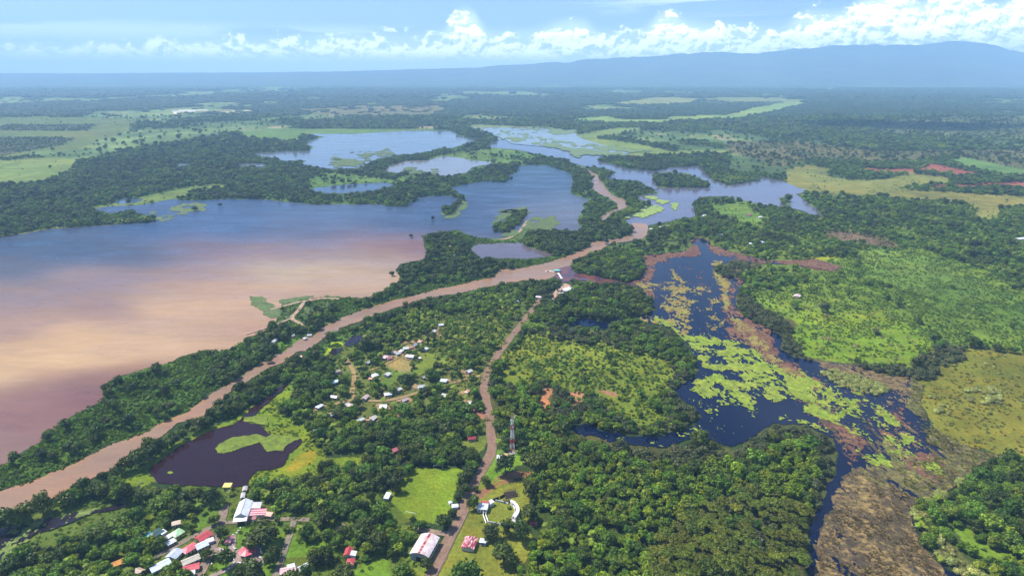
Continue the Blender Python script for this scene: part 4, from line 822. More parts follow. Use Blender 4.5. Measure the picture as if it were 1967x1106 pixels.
def house(u, v, du, dv, L_, W_, rc, label, kind='gable', wall='cream', h=2.7, rise=1.1, detail=True, cat='house', name=None, land=None, group=None, zc=3.3, clear=None):
    x, y = P(u, v, zc); x2, y2 = P(u+du, v+dv, zc); rz = math.atan2(y2-y, x2-x)
    e = empty(name or cat.replace(' ', '_'), (x, y, 0), rz); tag(e, label, cat, group)
    a, c_ = L_/2, W_/2; b = MB()
    if kind == 'gable':
        b.box(-a, a, -c_, c_, -.3, h); b.add([(-a, -c_, h), (-a, c_, h), (-a, 0, h+rise-.06), (a, -c_, h), (a, c_, h), (a, 0, h+rise-.06)], [(0, 2, 1), (3, 4, 5)])
    else: b.box(-a, a, -c_, c_, -.3, h)
    b.build('wall', WALLM[wall], e); r = MB()
    if kind == 'gable': roof_gable(r, L_, W_, h, rise)
    elif kind == 'hip':
        o = .5; A, C_ = a+o, c_+o; k = max(A-C_, .01)
        r.add([(-A, -C_, h), (A, -C_, h), (A, C_, h), (-A, C_, h), (-k, 0, h+rise), (k, 0, h+rise), (-A, -C_, h-.12), (A, -C_, h-.12), (A, C_, h-.12), (-A, C_, h-.12)],
              [(0, 1, 5, 4), (1, 2, 5), (2, 3, 4, 5), (3, 0, 4), (0, 6, 7, 1), (1, 7, 8, 2), (2, 8, 9, 3), (3, 9, 6, 0), (6, 9, 8, 7)])
    else:
        o = .45; r.slab([(-a-o, -c_-o, h+.1), (a+o, -c_-o, h+.1), (a+o, c_+o, h+rise*.6+.1), (-a-o, c_+o, h+rise*.6+.1)], .1)
    ro = r.build('roof', roof_mat(rc), e)
    if detail:
        if kind == 'gable': MB().slab([(-a-.52, -.22, h+rise+.03), (a+.52, -.22, h+rise+.03), (a+.52, .22, h+rise+.03), (-a-.52, .22, h+rise+.03)], .08).build('ridge_cap', roof_mat(tuple(q*.8 for q in rc)), ro)
        MB().box(-.45, .45, -c_-.06, -c_+.02, 0, 2.05).build('door', DOORM, e)
        for sx in (-.3, .3):
            for sy in (1, -1):
                yy = sy*c_; MB().box(sx*L_-.6, sx*L_+.6, min(yy, yy+sy*.05), max(yy, yy+sy*.05), .95, 2.0).build('window', GLASS, e)
    CLEAR.append((x, y, (clear if clear is not None else max(L_, W_)*.5+2.6)))
    CLEAR.append((x*.992, y*.992-1.5, max(L_, W_)*.38+2.0))
    if land: LAND.append((x, y, land))
    return e
G1 = 'houses of the lower village'
_house = house
def house(u, v, du, dv, L_, W_, *a, **k): return _house(u, v, du, dv, L_*.8, W_*.85, *a, **k)
house(282,1027,4,2,5,5,TEAL,'tiny teal-roofed shack at the left end of the lower village','shed','blue',land='the teal-roofed shack')
house(298,1022,8,-5,11,7,DGREEN,'low cottage with a dark mossy green roof beside the teal shack','hip','green',rise=1.5,land='the mossy green roof')
house(312,1019,6,-4,4,3.6,WHITE,'tiny white-roofed hut between the dark green roof and the light green roof','shed','white',h=2.2,detail=False)
house(338,1003,8,-2,6,3.5,TANR,'small tan-roofed hut behind the light green roof','shed','cream')
house(340,1021,8,-5,8,7.5,LGREEN,'cottage with a light green hipped roof','hip','yellow',rise=1.6,land='the light green roof')
house(323,1028,5,-3,3.4,3,WHITE,'tiny white shed touching the left of the light green roof','shed','white',h=2.2,detail=False)
house(328,1038,9,-5,6.5,3.6,WHITE,'narrow white shed in front of the light green roof','shed','grey',h=2.3)
house(391,1027,10,-6,11,7.5,RED,'bright red gabled house nearest the end of the gravel street','gable','cream',land='the bright red roof')
house(403,1035,6,-2,5,3,WHITE,'little white porch roof joined to the bright red house','shed','white',h=2.4,detail=False)
house(387,1044,9,-4,8.5,6.5,BLUEW,'pale blue-grey roofed house between the red and the pink roofs','gable','cream')
house(364,1050,10,-6,11,7,(.62,.13,.15),'pinkish red hipped-roof house by the lower street','hip','cream',rise=1.3,land='the pinkish red roof')
house(335,1061,9,-9,9.5,8.5,GREYR,'grey and white roofed house on the lower street corner','gable','white')
house(307,1083,12,-6,14,7,BLUEW,'long white and blue roofed building at the lower left of the street','gable','white',land='the long blue-white roof')
house(366,1072,12,-5,12.5,6,(.50,.46,.37),'long house with a beige roof near the gravel street','gable','cream',land='the beige roof')
house(367,1087,12,-3,11,6,(.58,.08,.10),'red gabled house at the bottom below the beige roof','gable','cream')
house(365,1098,8,-2,6,2.8,WHITE,'white lean-to attached below the bottom red house','shed','white',h=2.3,detail=False)
house(228,1077,9,-4,8.5,5.5,ORANGE,'orange-roofed house standing alone among trees at lower left','gable','pink',land='the orange roof')
house(267,1094,7,3,6,5,TANR,'tan-roofed hut half hidden by trees at the bottom left','gable','wood',detail=False)
house(439,1033,4,-7,7,4,PINKR,'narrow pink-roofed stall beside the plaza path','gable','pink',h=2.3,land='the pink-roofed stall')
house(437,932,6,0,6.5,4.5,YELLOW,'small yellow house at the edge of the dark pond','shed','yellow',h=3.4)
house(470,935,-3,16,6,3,(.42,.36,.35),'narrow grey pier roof reaching into the dark pond, its outer half','gable','grey',h=2.2,rise=.5,detail=False,cat='shed')
house(466,948,-3,16,7,2.6,(.50,.47,.46),'narrow grey pier roof behind the white church, its landward half','gable','grey',h=2.2,rise=.5,detail=False,cat='shed')
house(516,986,8,1,5.5,3.6,SALMON,'small salmon-roofed hut east of the white church','shed','cream')
house(488,994,8,0,2.5,2.2,DRED,'tiny red porch at the corner of the white church','shed','white',h=3,detail=False,cat='porch')
house(669,1057,3,-9,8,5,RED,'upper part of the red-roofed house deep among trees, west of the hall','gable','cream',land='the deep red house among trees')
house(673,1076,-3,9,6,5,RED,'lower wing of the red-roofed house deep among trees','hip','cream')
house(679,1061,3,-8,4.5,3.2,WHITE,'white annex beside the deep red house among trees','shed','white',detail=False)
house(553,1092,11,-2,11,6,(.66,.42,.44),'pale pink and white roofed house at the bottom by the lane','gable','white')
house(559,1088,8,-2,5,3,WHITE,'white roof ridge piece above the pale pink house by the lane','shed','white',h=3.6,detail=False,cat='porch')
house(582,1086,8,-4,7,4.5,WHITE,'white-roofed house at the bottom, right of the pale pink one','gable','white')
house(903,1041,0,0.01,0.1,0.1,DRED,'','shed') if False else None
house(928,1036,10,1,4.6,4,BLUEW,'small pale blue hut touching the striped red roof','hip','white',rise=.7)
house(1025,1000,9,1,5,3.6,RED,'tiny red-roofed hut at the forest edge right of the arena','gable','pink',land='the tiny red hut')
house(927,972,12,1,8.5,6.5,WHITE,'white-roofed shed at the left side of the arena, red strip on its back edge','shed','white',h=3.2,rise=.8,land='the white arena shed')
house(932,965,12,1,6,1.0,RED,'red roof strip behind the white arena shed','shed','white',h=3.7,detail=False,cat='porch')
house(943,963,9,-5,4.5,2.8,WHITE,'small white booth roof beside the arena shed','shed','white',h=3,detail=False,cat='booth')
house(744,949,7,-13,8.5,3.6,WHITE,'white-roofed dugout on the left touchline of the football pitch','shed','grey',h=2.3,rise=.3,detail=False,cat='dugout',land='the white dugout')
house(874,968,9,-1,5,3.6,WHITE,'white canopy shelter between the pitch and the dirt road','hip','white',h=2.2,rise=.8,detail=False,cat='shelter',land='the white shelter')
house(865,961,3,-1,2.2,2,WHITE,'very small white kiosk next to the white canopy shelter','hip','white',h=2.1,rise=.5,detail=False,cat='kiosk')
house(906,839,9,-1,8,4.5,DRED,'dark red-roofed house above the small lawn by the road','gable','cream',land='the dark red roof by the lawn')
house(959,876,6,0,4,4,WHITE,'small white equipment hut in front of the radio mast','shed','white',cat='hut')
house(972,871,5,0,2.5,2.2,SALMON,'tiny tan box beside the foot of the radio mast','shed','cream',h=2,detail=False,cat='hut')
house(760,861,8,-3,7.5,5,(.60,.16,.20),'isolated pink-red roof among trees left of the small lawn','gable','pink')
# the scattered village in the middle
MV = [(807,654,8,5,SALMON,'pink-tan roofed house at the upper end of the hamlet row'),(797,661,9,4,BLUEW,'pale blue-white roof in the hamlet row, just below the pink-tan roof'),(779,667,11,7,WHITE,'large bright white roof in the middle of the hamlet row'),
(771,672,10,6,WHITE,'white roof overlapping the lower left of the large hamlet roof'),(764,677,9,6,WHITE,'whitish roof with a tan wall near the lower end of the hamlet row'),(756,675,7,5,OFFW,'off-white roof at the lower left end of the hamlet row'),
(740,684,9,6,(.66,.45,.44),'pink and white roof left of the tan field'),(748,686,7,4,PINKR,'small pink roof touching the pink and white one left of the tan field'),(788,682,12,8,WHITE,'broad white hipped roof standing alone above the tan field'),
(818,668,7,6,WHITE,'white cottage with two roofs on the village green'),(790,665,5,4,SALMON,'small tan hut squeezed into the hamlet row'),(833,635,9,5,WHITE,'long white roof on the upper village track'),(828,641,5,4,OFFW,'small off-white hut below the long white roof of the upper track'),
(847,622,7,5,BLUEW,'pale roof highest up at the end of the village track'),(707,694,8,4,WHITE,'narrow white roof among trees left of the tan field'),(719,719,9,7,WHITE,'white hipped roof west of the lower village green'),(713,725,5,4,SALMON,'tiny tan lean-to below the white hipped roof'),
(744,717,8,6,WHITE,'white roof on the lower village green itself'),(644,731,9,6,(.60,.76,.76),'whitish teal roof at the left side of the village'),(642,760,8,5,WHITE,'white roof at the far left, below the whitish teal one'),(765,746,8,5,WHITE,'white roof with a dark front in the village centre'),
(745,755,9,6,BLUEW,'pale grey-white roof left of the village centre house'),(702,761,10,5,(.60,.47,.44),'pale pinkish roof beside the village crossing'),(777,766,9,4,(.66,.50,.48),'white and pink roof below the village centre'),(736,779,8,9,WHITE,'square white house at the head of the tan and green lot'),
(717,801,9,5,WHITE,'white roof below the tan and green lot'),(691,804,9,5,WHITE,'white roof left below the tan and green lot'),(674,777,9,6,(.62,.42,.40),'pink-walled house under trees by the village crossing'),(666,775,6,5,WHITE,'small white roof next to the pink-walled house'),
(639,794,7,5,GREYR,'grey roof alone among trees at the lower left of the village'),(852,729,9,7,BLUEW,'pale blue-white house on the right side of the village'),(813,723,4,4,WHITE,'tiny white hut in the trees right of the village green'),(809,740,9,6,(.45,.55,.52),'dull green-grey roof near the right village track'),
(852,758,9,7,OFFW,'greyish white roof lower on the right side of the village'),(901,711,8,6,WHITE,'white house closest to the dirt road bend'),(905,771,6,6,WHITE,'white house by the grass patch near the dirt road'),(898,750,8,4,SALMON,'pinkish roof right of the village, near the road'),
(766,797,3.5,5,PINKR,'little pink shack among trees below the village'),(779,775,4,4,WHITE,'tiny white shed below the white and pink roof'),(807,686,3,3,WHITE,'tiny white box on the right of the village green'),(648,711,7,5,TANR,'tan thatched hut at the top left of the village'),
(577,683,6,4,SALMON,'pinkish roof buried in trees near the right river bank'),(614,778,9,5,WHITE,'white roof at the left end of the lower village track'),(608,825,7,2.5,WHITE,'narrow white tin roof beside the dark pond head'),
(526,653,14,5,WHITE,'long white shed among trees on the left river bank'),(586,648,5,4,WHITE,'white hut at the water edge of the left river bank'),(594,642,6,3,WHITE,'small white boathouse on the left river bank'),(562,643,7,3,OFFW,'off-white roof in the trees above the boathouse'),
(1090,554,22,11,WHITE,'big white roof of the ferry yard'),(1081,562,12,6,OFFW,'off-white roof in front of the big ferry yard roof'),(1071,569,15,5,RED,'bright red roof of the ferry yard'),(1060,574,8,5,WHITE,'white roof just below the red ferry yard roof'),
(1035,569,9,5,(.66,.50,.50),'pinkish white roof left of the ferry yard'),(1048,566,4,4,WHITE,'tiny white hut between the ferry yard and the pinkish roof'),(993,577,5,4,WHITE,'tiny white hut hidden in the wood west of the ferry yard'),
(1531,567,13,9,(.66,.48,.48),'pinkish white house alone on the green slope east of the lagoon'),(1440,467,10,8,WHITE,'white house left of the group north-east of the lagoon'),(1445,472,10,6,WHITE,'white roof just below the left house north-east of the lagoon'),
(1462,464,12,7,BLUEW,'pale house in the middle of the group north-east of the lagoon'),(1471,465,12,8,WHITE,'white house right of the group north-east of the lagoon'),(1383,450,16,8,WHITE,'white house on the north tip of the lagoon'),
(1266,436,12,8,WHITE,'white house on the river mouth, second from the left'),(1279,434,14,8,WHITE,'long white house on the river mouth, rightmost'),(1252,439,10,8,OFFW,'off-white house on the river mouth, leftmost'),
(1438,412,14,9,RED,'distant red-roofed house in the eastern glade'),(1459,416,14,8,WHITE,'distant white house right of the red one in the eastern glade'),(1351,413,20,10,WHITE,'large distant white roof on the flooded shore'),
(1322,351,14,9,SALMON,'distant house on the long island of the flooded valley'),(1962,457,30,12,WHITE,'large distant white roof at the right edge'),(1778,455,18,8,OFFW,'distant off-white roof in the eastern woods')]
HOUSE_PX = []
for i, (u, v, L_, W_, rc, lb) in enumerate(MV):
    if 600 < v and u < 960: L_, W_ = (L_*.92, W_*.92) if i not in (1, 2, 3, 4, 5) else (L_*.7, W_*.72)
    if rc == WHITE and i % 3 and v > 600: rc = (.60, .60, .58)
    d = math.hypot(*P(u, v)); g = ((i*37) % 11-5)*.8
    house(u, v, 8, -3+g, L_, W_, rc, lb, 'hip' if i % 3 == 0 else 'gable', ('white', 'cream', 'grey', 'pink')[i % 4], detail=d < 760, group='scattered houses of the village' if v > 600 else None, clear=max(L_, W_)*.5+1.2)

for k, i in enumerate((0, 2, 4, 6, 8, 12, 16, 20, 21, 23, 24, 25, 27, 29, 30, 32, 34, 35, 36)):     # trodden bare yards by the houses
    r0_ = np.random.default_rng(900+k); x_, y_ = P(MV[i][0]+r0_.uniform(-7, 7), MV[i][1]+3); r1 = r0_.uniform(4.5, 8)
    an = np.arange(18)/18*6.283; rr = r1*(1+(fbm(np.cos(an)*1.4+k, np.sin(an)*1.4, 5, 3)-.5)*1.3)
    o = MB().add([(x_+a_*1.3, y_+b_, .52+.004*k) for a_, b_ in zip(np.cos(an)*rr, np.sin(an)*rr)], [tuple(range(18))]).build('dirt_yard', ROAD_MATS[(.27, .18, .085)]); o['kind'] = 'structure'
for u_, v_, ph in ((1120,830,'the dark side arm of the lagoon'),(1250,850,'the south shore of the side arm'),(1400,860,'the notch in the forest edge'),(1480,820,'the domed forest point'),(1590,850,'the bend of the dark channel'),(1600,930,'the narrow part of the dark channel'),(1560,1030,'the lower dark channel'),
    (1340,700,'the east tip of the peninsula'),(1330,790,'the south tip of the peninsula'),(1225,620,'the creek mouth'),(1100,620,'the dark creek'),(1040,770,'the bare dirt clearing'),(1500,660,'the narrows by the meadow'),(1430,590,'the wooded lagoon corner'),(1390,520,'the brown weed point'),(1700,710,'the foot of the green meadow'),(1790,690,'the corner of the olive meadow'),
    (1020,905,'the red earth patch'),(1150,960,'the western heart of the forest block'),(1300,930,'the middle of the forest block'),(1450,930,'the eastern heart of the forest block'),(1100,1050,'the south-west part of the forest block'),(1250,1050,'the southern part of the forest block'),(1400,1060,'the south-east part of the forest block'),(1500,980,'the east slope of the forest block'),
    (1900,940,'the north corner of the far right wood'),(1850,1000,'the lime glade'),(60,1010,'the bottom left marsh'),(450,860,'the dark pond'),(600,890,'the ochre reed bed'),(170,1040,'the wood below the left marsh'),(640,950,'the wood north of the lane'),(700,990,'the wood left of the pitch')):
    LAND.append((*P(u_, v_), ph))

# ---- the church: great white gabled roof, porch and flat annexes
def frame(cs, z):
    q = [np.array(P(u, v, z)) for u, v in cs]; c_ = sum(q)/4; ax = (q[1]+q[2]-q[0]-q[3])/2; ay = (q[3]+q[2]-q[0]-q[1])/2
    return c_, np.linalg.norm(ax), np.linalg.norm(ay), math.atan2(ay[1], ay[0])
c_, W_, L_, rz = frame([(461, 961), (484, 964), (473, 988), (452, 992)], 5)
e = empty('church', (c_[0], c_[1], 0), rz); tag(e, 'large white-roofed church with flat annexes by the dark pond', 'church')
a, b_ = L_/2, W_/2
MB().box(-a, a, -b_, b_, -.3, 5).add([(-a, -b_, 5), (-a, b_, 5), (-a, 0, 7.3), (a, -b_, 5), (a, b_, 5), (a, 0, 7.3)], [(0, 2, 1), (3, 4, 5)]).build('wall', WALLM['white'], e)
r = MB(); roof_gable(r, L_, W_, 5, 2.4, .8, .14); ro = r.build('roof', roof_mat((.68, .70, .72)), e)
MB().slab([(-a-.82, -.3, 7.47), (a+.82, -.3, 7.47), (a+.82, .3, 7.47), (-a-.82, .3, 7.47)], .1).build('ridge_cap', METAL, ro)
MB().slab([(a+.9, -b_-.6, 4.6), (a+4.4, -b_-.6, 3.6), (a+4.4, b_+.6, 3.6), (a+.9, b_+.6, 4.6)], .14).box(a+4.1, a+4.3, -b_, -b_+.2, 0, 3.5).box(a+4.1, a+4.3, b_-.2, b_, 0, 3.5).build('porch_roof', roof_mat((.68, .70, .72)), e)
s_ = 1
MB().box(-a+1, -a+L_*.45, s_*b_+.1, s_*b_+6.5, -.3, 3.6).build('annex_wall', WALLM['cream'], e)
MB().slab([(-a+.4, s_*b_+.1, 4.4), (-a+L_*.45+.4, s_*b_+.1, 4.4), (-a+L_*.45+.4, s_*b_+7.2, 3.7), (-a+.4, s_*b_+7.2, 3.7)], .12).build('annex_roof', roof_mat((.55, .55, .60)), e)
MB().box(-a+L_*.48, a-1, s_*b_+.1, s_*b_+11, -.3, 3.2).build('annex_wall', WALLM['pink'], e)
for k in range(6):
    x0 = -a+L_*.48+k*(L_*.52-1)/6
    MB().slab([(x0, s_*b_+.1, 3.9), (x0+(L_*.52-1)/6, s_*b_+.1, 3.9), (x0+(L_*.52-1)/6, s_*b_+12, 3.3), (x0, s_*b_+12, 3.3)], .12).build('roof_panel', roof_mat((.62, .40, .40) if k % 2 else (.42, .10, .11)), e)
MB().box(a+.0, a+.08, -1.2, 1.2, 0, 2.8).build('door', DOORM, e)
for k in range(5): MB().box(-a+2+k*(L_-4)/4-.5, -a+2+k*(L_-4)/4+.5, -b_-.06, -b_, 1.4, 3.4).build('window', GLASS, e)
CLEAR += [(c_[0], c_[1], 15), (c_[0]+9, c_[1]+1, 11), (c_[0]*.99, c_[1]*.985, 12)]; LAND.append((c_[0], c_[1], 'the white church'))

# ---- the hall with the barrel roof, white with a rusty red ridge band
c_, W_, L_, rz = frame([(809, 1024), (845, 1031), (822, 1069), (787, 1063)], 5)
e = empty('hall', (c_[0], c_[1], 0), rz); tag(e, 'long hall with a shallow arched white roof and rusty red ridge band', 'hall')
a, b_ = L_/2, W_/2
w_ = MB().box(-a+.4, a-.4, -b_+.3, b_-.3, -.3, 4.6); w_.build('wall', WALLM['grey'], e)
arc = [(-1+2*k/16) for k in range(17)]; ht = lambda t: 4.7+2.1*(1-t*t)
for (k0, k1, nm, cc) in ((0, 7, 'roof_panel', (.62, .52, .52)), (7, 9, 'ridge_panel', (.50, .22, .18)), (9, 16, 'roof_panel', (.66, .56, .55))):
    b = MB()
    for k in range(k0, k1):
        y0, y1 = arc[k]*(b_+.3), arc[k+1]*(b_+.3); b.slab([(-a, y0, ht(arc[k])), (a, y0, ht(arc[k])), (a, y1, ht(arc[k+1])), (-a, y1, ht(arc[k+1]))], .1)
    b.build(nm, simple_mat('hall_roof', cc, .5, .35, .35, dirt=(.42, .24, .22)), e)
for (x0, x1) in ((-a+1, -a+4.5), (-1, 1.2), (3.2, 4.6), (6, 7.2), (8.6, 9.6)):   # darker red sheets of the ridge
    b = MB()
    for k in range(7, 9): b.slab([(x0, arc[k]*b_*1.05, ht(arc[k])+.05), (x1, arc[k]*b_*1.05, ht(arc[k])+.05), (x1, arc[k+1]*b_*1.05, ht(arc[k+1])+.05), (x0, arc[k+1]*b_*1.05, ht(arc[k+1])+.05)], .04)
    b.build('rusty_sheet', roof_mat(DRED), e)
b = MB(); n = 16; b.add([(a-.38, -b_+.3, 4.4)]+[(a-.38, t*(b_-.3), ht(t)-.15) for t in arc]+[(a-.38, b_-.3, 4.4)], [tuple(range(19))]); b.build('gable_end', WALLM['grey'], e)
b = MB().add([(-a+.38, -b_+.3, 4.4)]+[(-a+.38, t*(b_-.3), ht(t)-.15) for t in arc]+[(-a+.38, b_-.3, 4.4)], [tuple(range(19))]); b.build('gable_end', WALLM['grey'], e)
MB().box(a-.42, a-.34, -2, 2, 0, 3.2).build('door', DARKM, e)
for k in range(6): MB().box(-a+2+k*(L_-4)/5-.8, -a+2+k*(L_-4)/5+.8, b_-.32, b_-.24, 1.8, 3.2).build('window', GLASS, e)
CLEAR += [(c_[0]+q*math.cos(rz), c_[1]+q*math.sin(rz), W_*.5+3.5) for q in (-8, 0, 8)]+[(c_[0]*.99, c_[1]*.975, 9)]; LAND.append((c_[0], c_[1], 'the barrel-roofed hall'))

# ---- the house with the streaky red roof on the arena lawn
c_, W_, L_, rz = frame([(894, 1029), (917, 1031), (909, 1051), (887, 1049)], 3.6)
e = empty('house', (c_[0], c_[1], 0), rz); tag(e, 'house with a dark red and white streaked roof on the arena lawn', 'house'); a, b_ = L_/2, W_/2
MB().box(-a, a, -b_, b_, -.3, 3).build('wall', WALLM['cream'], e)
m, t, bs = mat('streaky_roof'); tcn = node(t, 'ShaderNodeTexCoord'); nn_ = noise_val(t, 1.1, 4, .6, vec=tcn.outputs['Object'], aniso=(0.35, .25))
t.links.new(mixc(t, remap(t, nn_, .5, .58, 0, 1), (.26, .02, .035), (.66, .46, .46)), bs.inputs['Base Color']); bs.inputs['Roughness'].default_value = .5
r = MB(); roof_gable(r, L_, W_, 3, 1.2, .5, .1); r.build('roof', m, e); MB().box(-a-.06, -a, -.5, .5, 0, 2.1).build('door', DOORM, e)
MB().box(-3, -1.8, -b_-.06, -b_, 1, 2).build('window', GLASS, e); MB().box(1.8, 3, -b_-.06, -b_, 1, 2).build('window', GLASS, e)
LAND.append((c_[0], c_[1], 'the streaked red roof'))

# ---- the plaza kiosk: octagonal red roof on posts over a round plinth
x, y = P(474, 1056, 3.6); e = empty('kiosk', (x, y, 0), .2); tag(e, 'octagonal open kiosk with a pinkish red roof in the middle of the plaza', 'kiosk')
R_ = 5.4; rim = [(math.cos(math.pi/4*k)*R_, math.sin(math.pi/4*k)*R_, 3.1) for k in range(8)]
b = MB()
for k in range(8): b.slab([rim[k], rim[(k+1) % 8], (0, 0, 4.9)], .1)
ro = b.build('roof', roof_mat((.66, .12, .15)), e)
b = MB(); [b.bar((0, 0, 4.98), (p[0], p[1], 3.16), .07) for p in rim]; b.build('hip_rib', roof_mat((.5, .07, .1)), ro); MB().bar((0, 0, 4.85), (0, 0, 5.5), .25, 8, .05).build('finial', REDP, ro)
for k in range(8): MB().bar((rim[k][0]*.88, rim[k][1]*.88, .4), (rim[k][0]*.88, rim[k][1]*.88, 3.2), .14, 6).build('post', WHITEP, e)
b = MB(); b.add([(math.cos(math.pi/8*k)*5.2, math.sin(math.pi/8*k)*5.2, z) for z in (0, .45) for k in range(16)], [tuple(range(16, 32))]+[(k, (k+1) % 16, 16+(k+1) % 16, 16+k) for k in range(16)]); b.build('plinth', CONC, e)
b = MB()
for k in range(16): 
    if k % 4: b.bar((math.cos(k*.3927)*4.8, math.sin(k*.3927)*4.8, 1.3), (math.cos(k*.3927+.3927)*4.8, math.sin(k*.3927+.3927)*4.8, 1.3), .05)
b.build('railing', WHITEP, e); LAND.append((x, y, 'the red-roofed kiosk'))
pv = MB(); pv.add([(x+math.cos(k*.3)*(9.2+.5*math.sin(k*2.1)), y+math.sin(k*.3)*(8.6+.4*math.cos(k*1.7)), .62) for k in range(21)], [tuple(range(21))]); o = pv.build('plaza_paving', ROAD_MATS[(.26, .19, .16)]); o['kind'] = 'structure'
# curved white benches round the kiosk and white border stones along the paths
for (t0, t1, lb) in ((.15, .75, 'curved white bench right of the kiosk'), (-2.0, -1.3, 'curved white bench in front of the kiosk'), (1.75, 2.35, 'curved white bench behind the kiosk'), (-2.75, -2.35, 'short curved white bench at the lower left of the kiosk')):
    b = MB(); n = 8
    for k in range(n):
        a0, a1 = t0+(t1-t0)*k/n, t0+(t1-t0)*(k+1)/n; q = lambda a, r_, z: (x+math.cos(a)*r_, y+math.sin(a)*r_, z)
        b.slab([q(a0, 8.0, .95), q(a0, 8.6, .95), q(a1, 8.6, .95), q(a1, 8.0, .95)][::-1], .95)
    tag(b.build('bench', WHITEP), lb, 'bench', 'white benches around the kiosk')
st = [(448,1027),(450,1034),(448,1040),(447,1047),(449,1051),(452,1054),(436,1046),(455,1024),(458,1020),(462,1014),(430,1056),(437,1057),(442,1060),(446,1066),(446,1073),(415,1065),(407,1083),(500,1071),(504,1079),(525,1075),(451,1080),(446,1086),(440,1092),(432,1098),(516,1020),(423,1055),(503,1063),(508,1085)]
stone0 = None
for k, (u, v) in enumerate(st):
    sx, sy = P(u, v)
    if stone0 is None:
        b = MB(); v_, f_ = ICO1; b.add([(q[0]*.95+.1*math.sin(7*q[1]), q[1]*.6, max(q[2]*.55, -.2)+.2) for q in v_], [tuple(q) for q in f_]); o = stone0 = b.build('border_stone', WHITEP)
    else: o = stone0.copy(); COL.objects.link(o)
    o.location = (sx, sy, .3); o.rotation_euler = (0, 0, k*1.3); o.scale = (.8+.3*((k*7) % 3)/2,)*3
    tag(o, 'whitewashed border stone edging the plaza paths', 'border stone', 'white stones along the plaza paths')

# ---- the arena: ring fence, cattle corridor, curved grandstand, gate tower
def ring(pts, z=0): return [np.array(P(u, v, z)) for u, v in pts]
def fence(pts, hgt, label, name='fence', cat='fence', mtl=None, w_=.2, rails=4):
    q = ring(pts); c0 = sum(q)/len(q); e = empty(name, (c0[0], c0[1], 0)); tag(e, label, cat)
    q = [p-c0 for p in q]; rl = MB()
    for a, b in zip(q[:-1], q[1:]):
        n = max(1, int(np.linalg.norm(b-a)/2.4))
        for k in range(n):
            p = a+(b-a)*k/n; MB().box(p[0]-.09, p[0]+.09, p[1]-.09, p[1]+.09, 0, hgt+.12).build('post', mtl or WHITEP, e)
        for r_ in range(rails):
            z = hgt*(r_+1)/rails-.12; rl.bar((*a, z), (*b, z), w_)
    rl.build('rail', mtl or WHITEP, e); return e
fence([(943,963),(939,974),(934,985),(933,990),(938,1003)],1.7,'inner white rail of the cattle corridor left of the arena')
fence([(938,968),(930,984),(928,990),(931,998),(934,1006)],1.7,'outer white rail of the cattle corridor left of the arena')
fence([(938,1003),(948,1005),(958,1007),(965,1010),(972,1012)],1.4,'white rail along the lower edge of the arena')
fence([(952,962),(962,964),(971,966),(976,968)],1.4,'white rail along the upper edge of the arena')
fence([(981,966),(986,972),(989,979),(988,987),(985,992)],1.6,'white rail below the curved grandstand')
DW = simple_mat('dark_boards', (.07, .05, .04), .9, .3, 1)
fence([(946,962),(952,960),(958,957)],2.0,'left stretch of dark board wall behind the arena','board_fence','fence',DW,.22,5)
fence([(960,957),(966,954),(972,951)],2.0,'right stretch of dark board wall behind the arena','board_fence','fence',DW,.22,5)
fence([(986,992),(983,999),(990,1004),(993,996),(994,992)],1.6,'small holding pen at the lower right of the arena','pen_fence')
outer = [(982,958.5),(989,962),(994,967),(997.5,974),(998,980),(996,985),(992,991),(989,993)]; inner = [(979.5,962),(985,965),(989,969.5),(991,974.5),(991,979.5),(989,984),(986,988),(985,990)]
qo = ring(outer, 4.2); qi = ring(inner, 3.6); c0 = sum(qo)/len(qo); e = empty('grandstand', (c0[0], c0[1], 0)); tag(e, 'curved grandstand with a white roof on the right side of the arena', 'grandstand')
b = MB(); stp = MB()
for k in range(len(qo)-1):
    b.slab([(*(qo[k]-c0), 4.2), (*(qo[k+1]-c0), 4.2), (*(qi[k+1]-c0), 3.6), (*(qi[k]-c0), 3.6)][::-1], .12)
    for s in range(3):
        f0, f1 = s/3, (s+1)/3; p = lambda i, f: (qi[i]*(1-f)+qo[i]*f)-c0
        stp.slab([(*p(k, f0), .6+.5*s), (*p(k, f1), .6+.5*s), (*p(k+1, f1), .6+.5*s), (*p(k+1, f0), .6+.5*s)], .6+.5*s)
b.build('roof', roof_mat((.68, .70, .72)), e); stp.build('steps', CONC, e)
for k in range(len(qo)):
    MB().bar((*(qo[k]*.98+qi[k]*.02-c0), 0), (*(qo[k]*.98+qi[k]*.02-c0), 4.1), .1).build('post', METAL, e)
c1 = np.array(P(981, 950, 1)); e = empty('stand', (c1[0], c1[1], 0), .3); tag(e, 'uncovered dark timber stand and chute at the top of the arena', 'stand')
b = MB(); [b.box(-4.5+s*.0, 4.5, -2+s*1.1, -2+(s+1)*1.1, 0, .8+.55*s) for s in range(4)]; b.build('steps', DW, e)
for k in range(6): MB().bar((-4.5+1.8*k, 2.6, 0), (-4.5+1.8*k, 2.6, 4.4), .14).build('post', simple_mat('weathered_timber', (.34, .27, .24), .9, .3, 1), e)
b = MB(); [b.bar((-4.5, 2.6, z), (4.5, 2.6, z), .13) for z in (1.8, 3, 4.2)]; [b.bar((-4.5+1.8*k, -2, 3.3), (-4.5+1.8*k, 2.6, 3.9), .12) for k in range(6)]; b.build('rail', DW, e)
c1 = np.array(P(975, 961, 1)); e = empty('gate_chute', (c1[0], c1[1], 0), .2); tag(e, 'dark wooden bull chute at the upper corner of the arena', 'bull chute')
for k in range(4): MB().box(-3+k*1.9, -2.8+k*1.9, -1.3, 1.3, 0, 2.3).build('gate', DW, e)
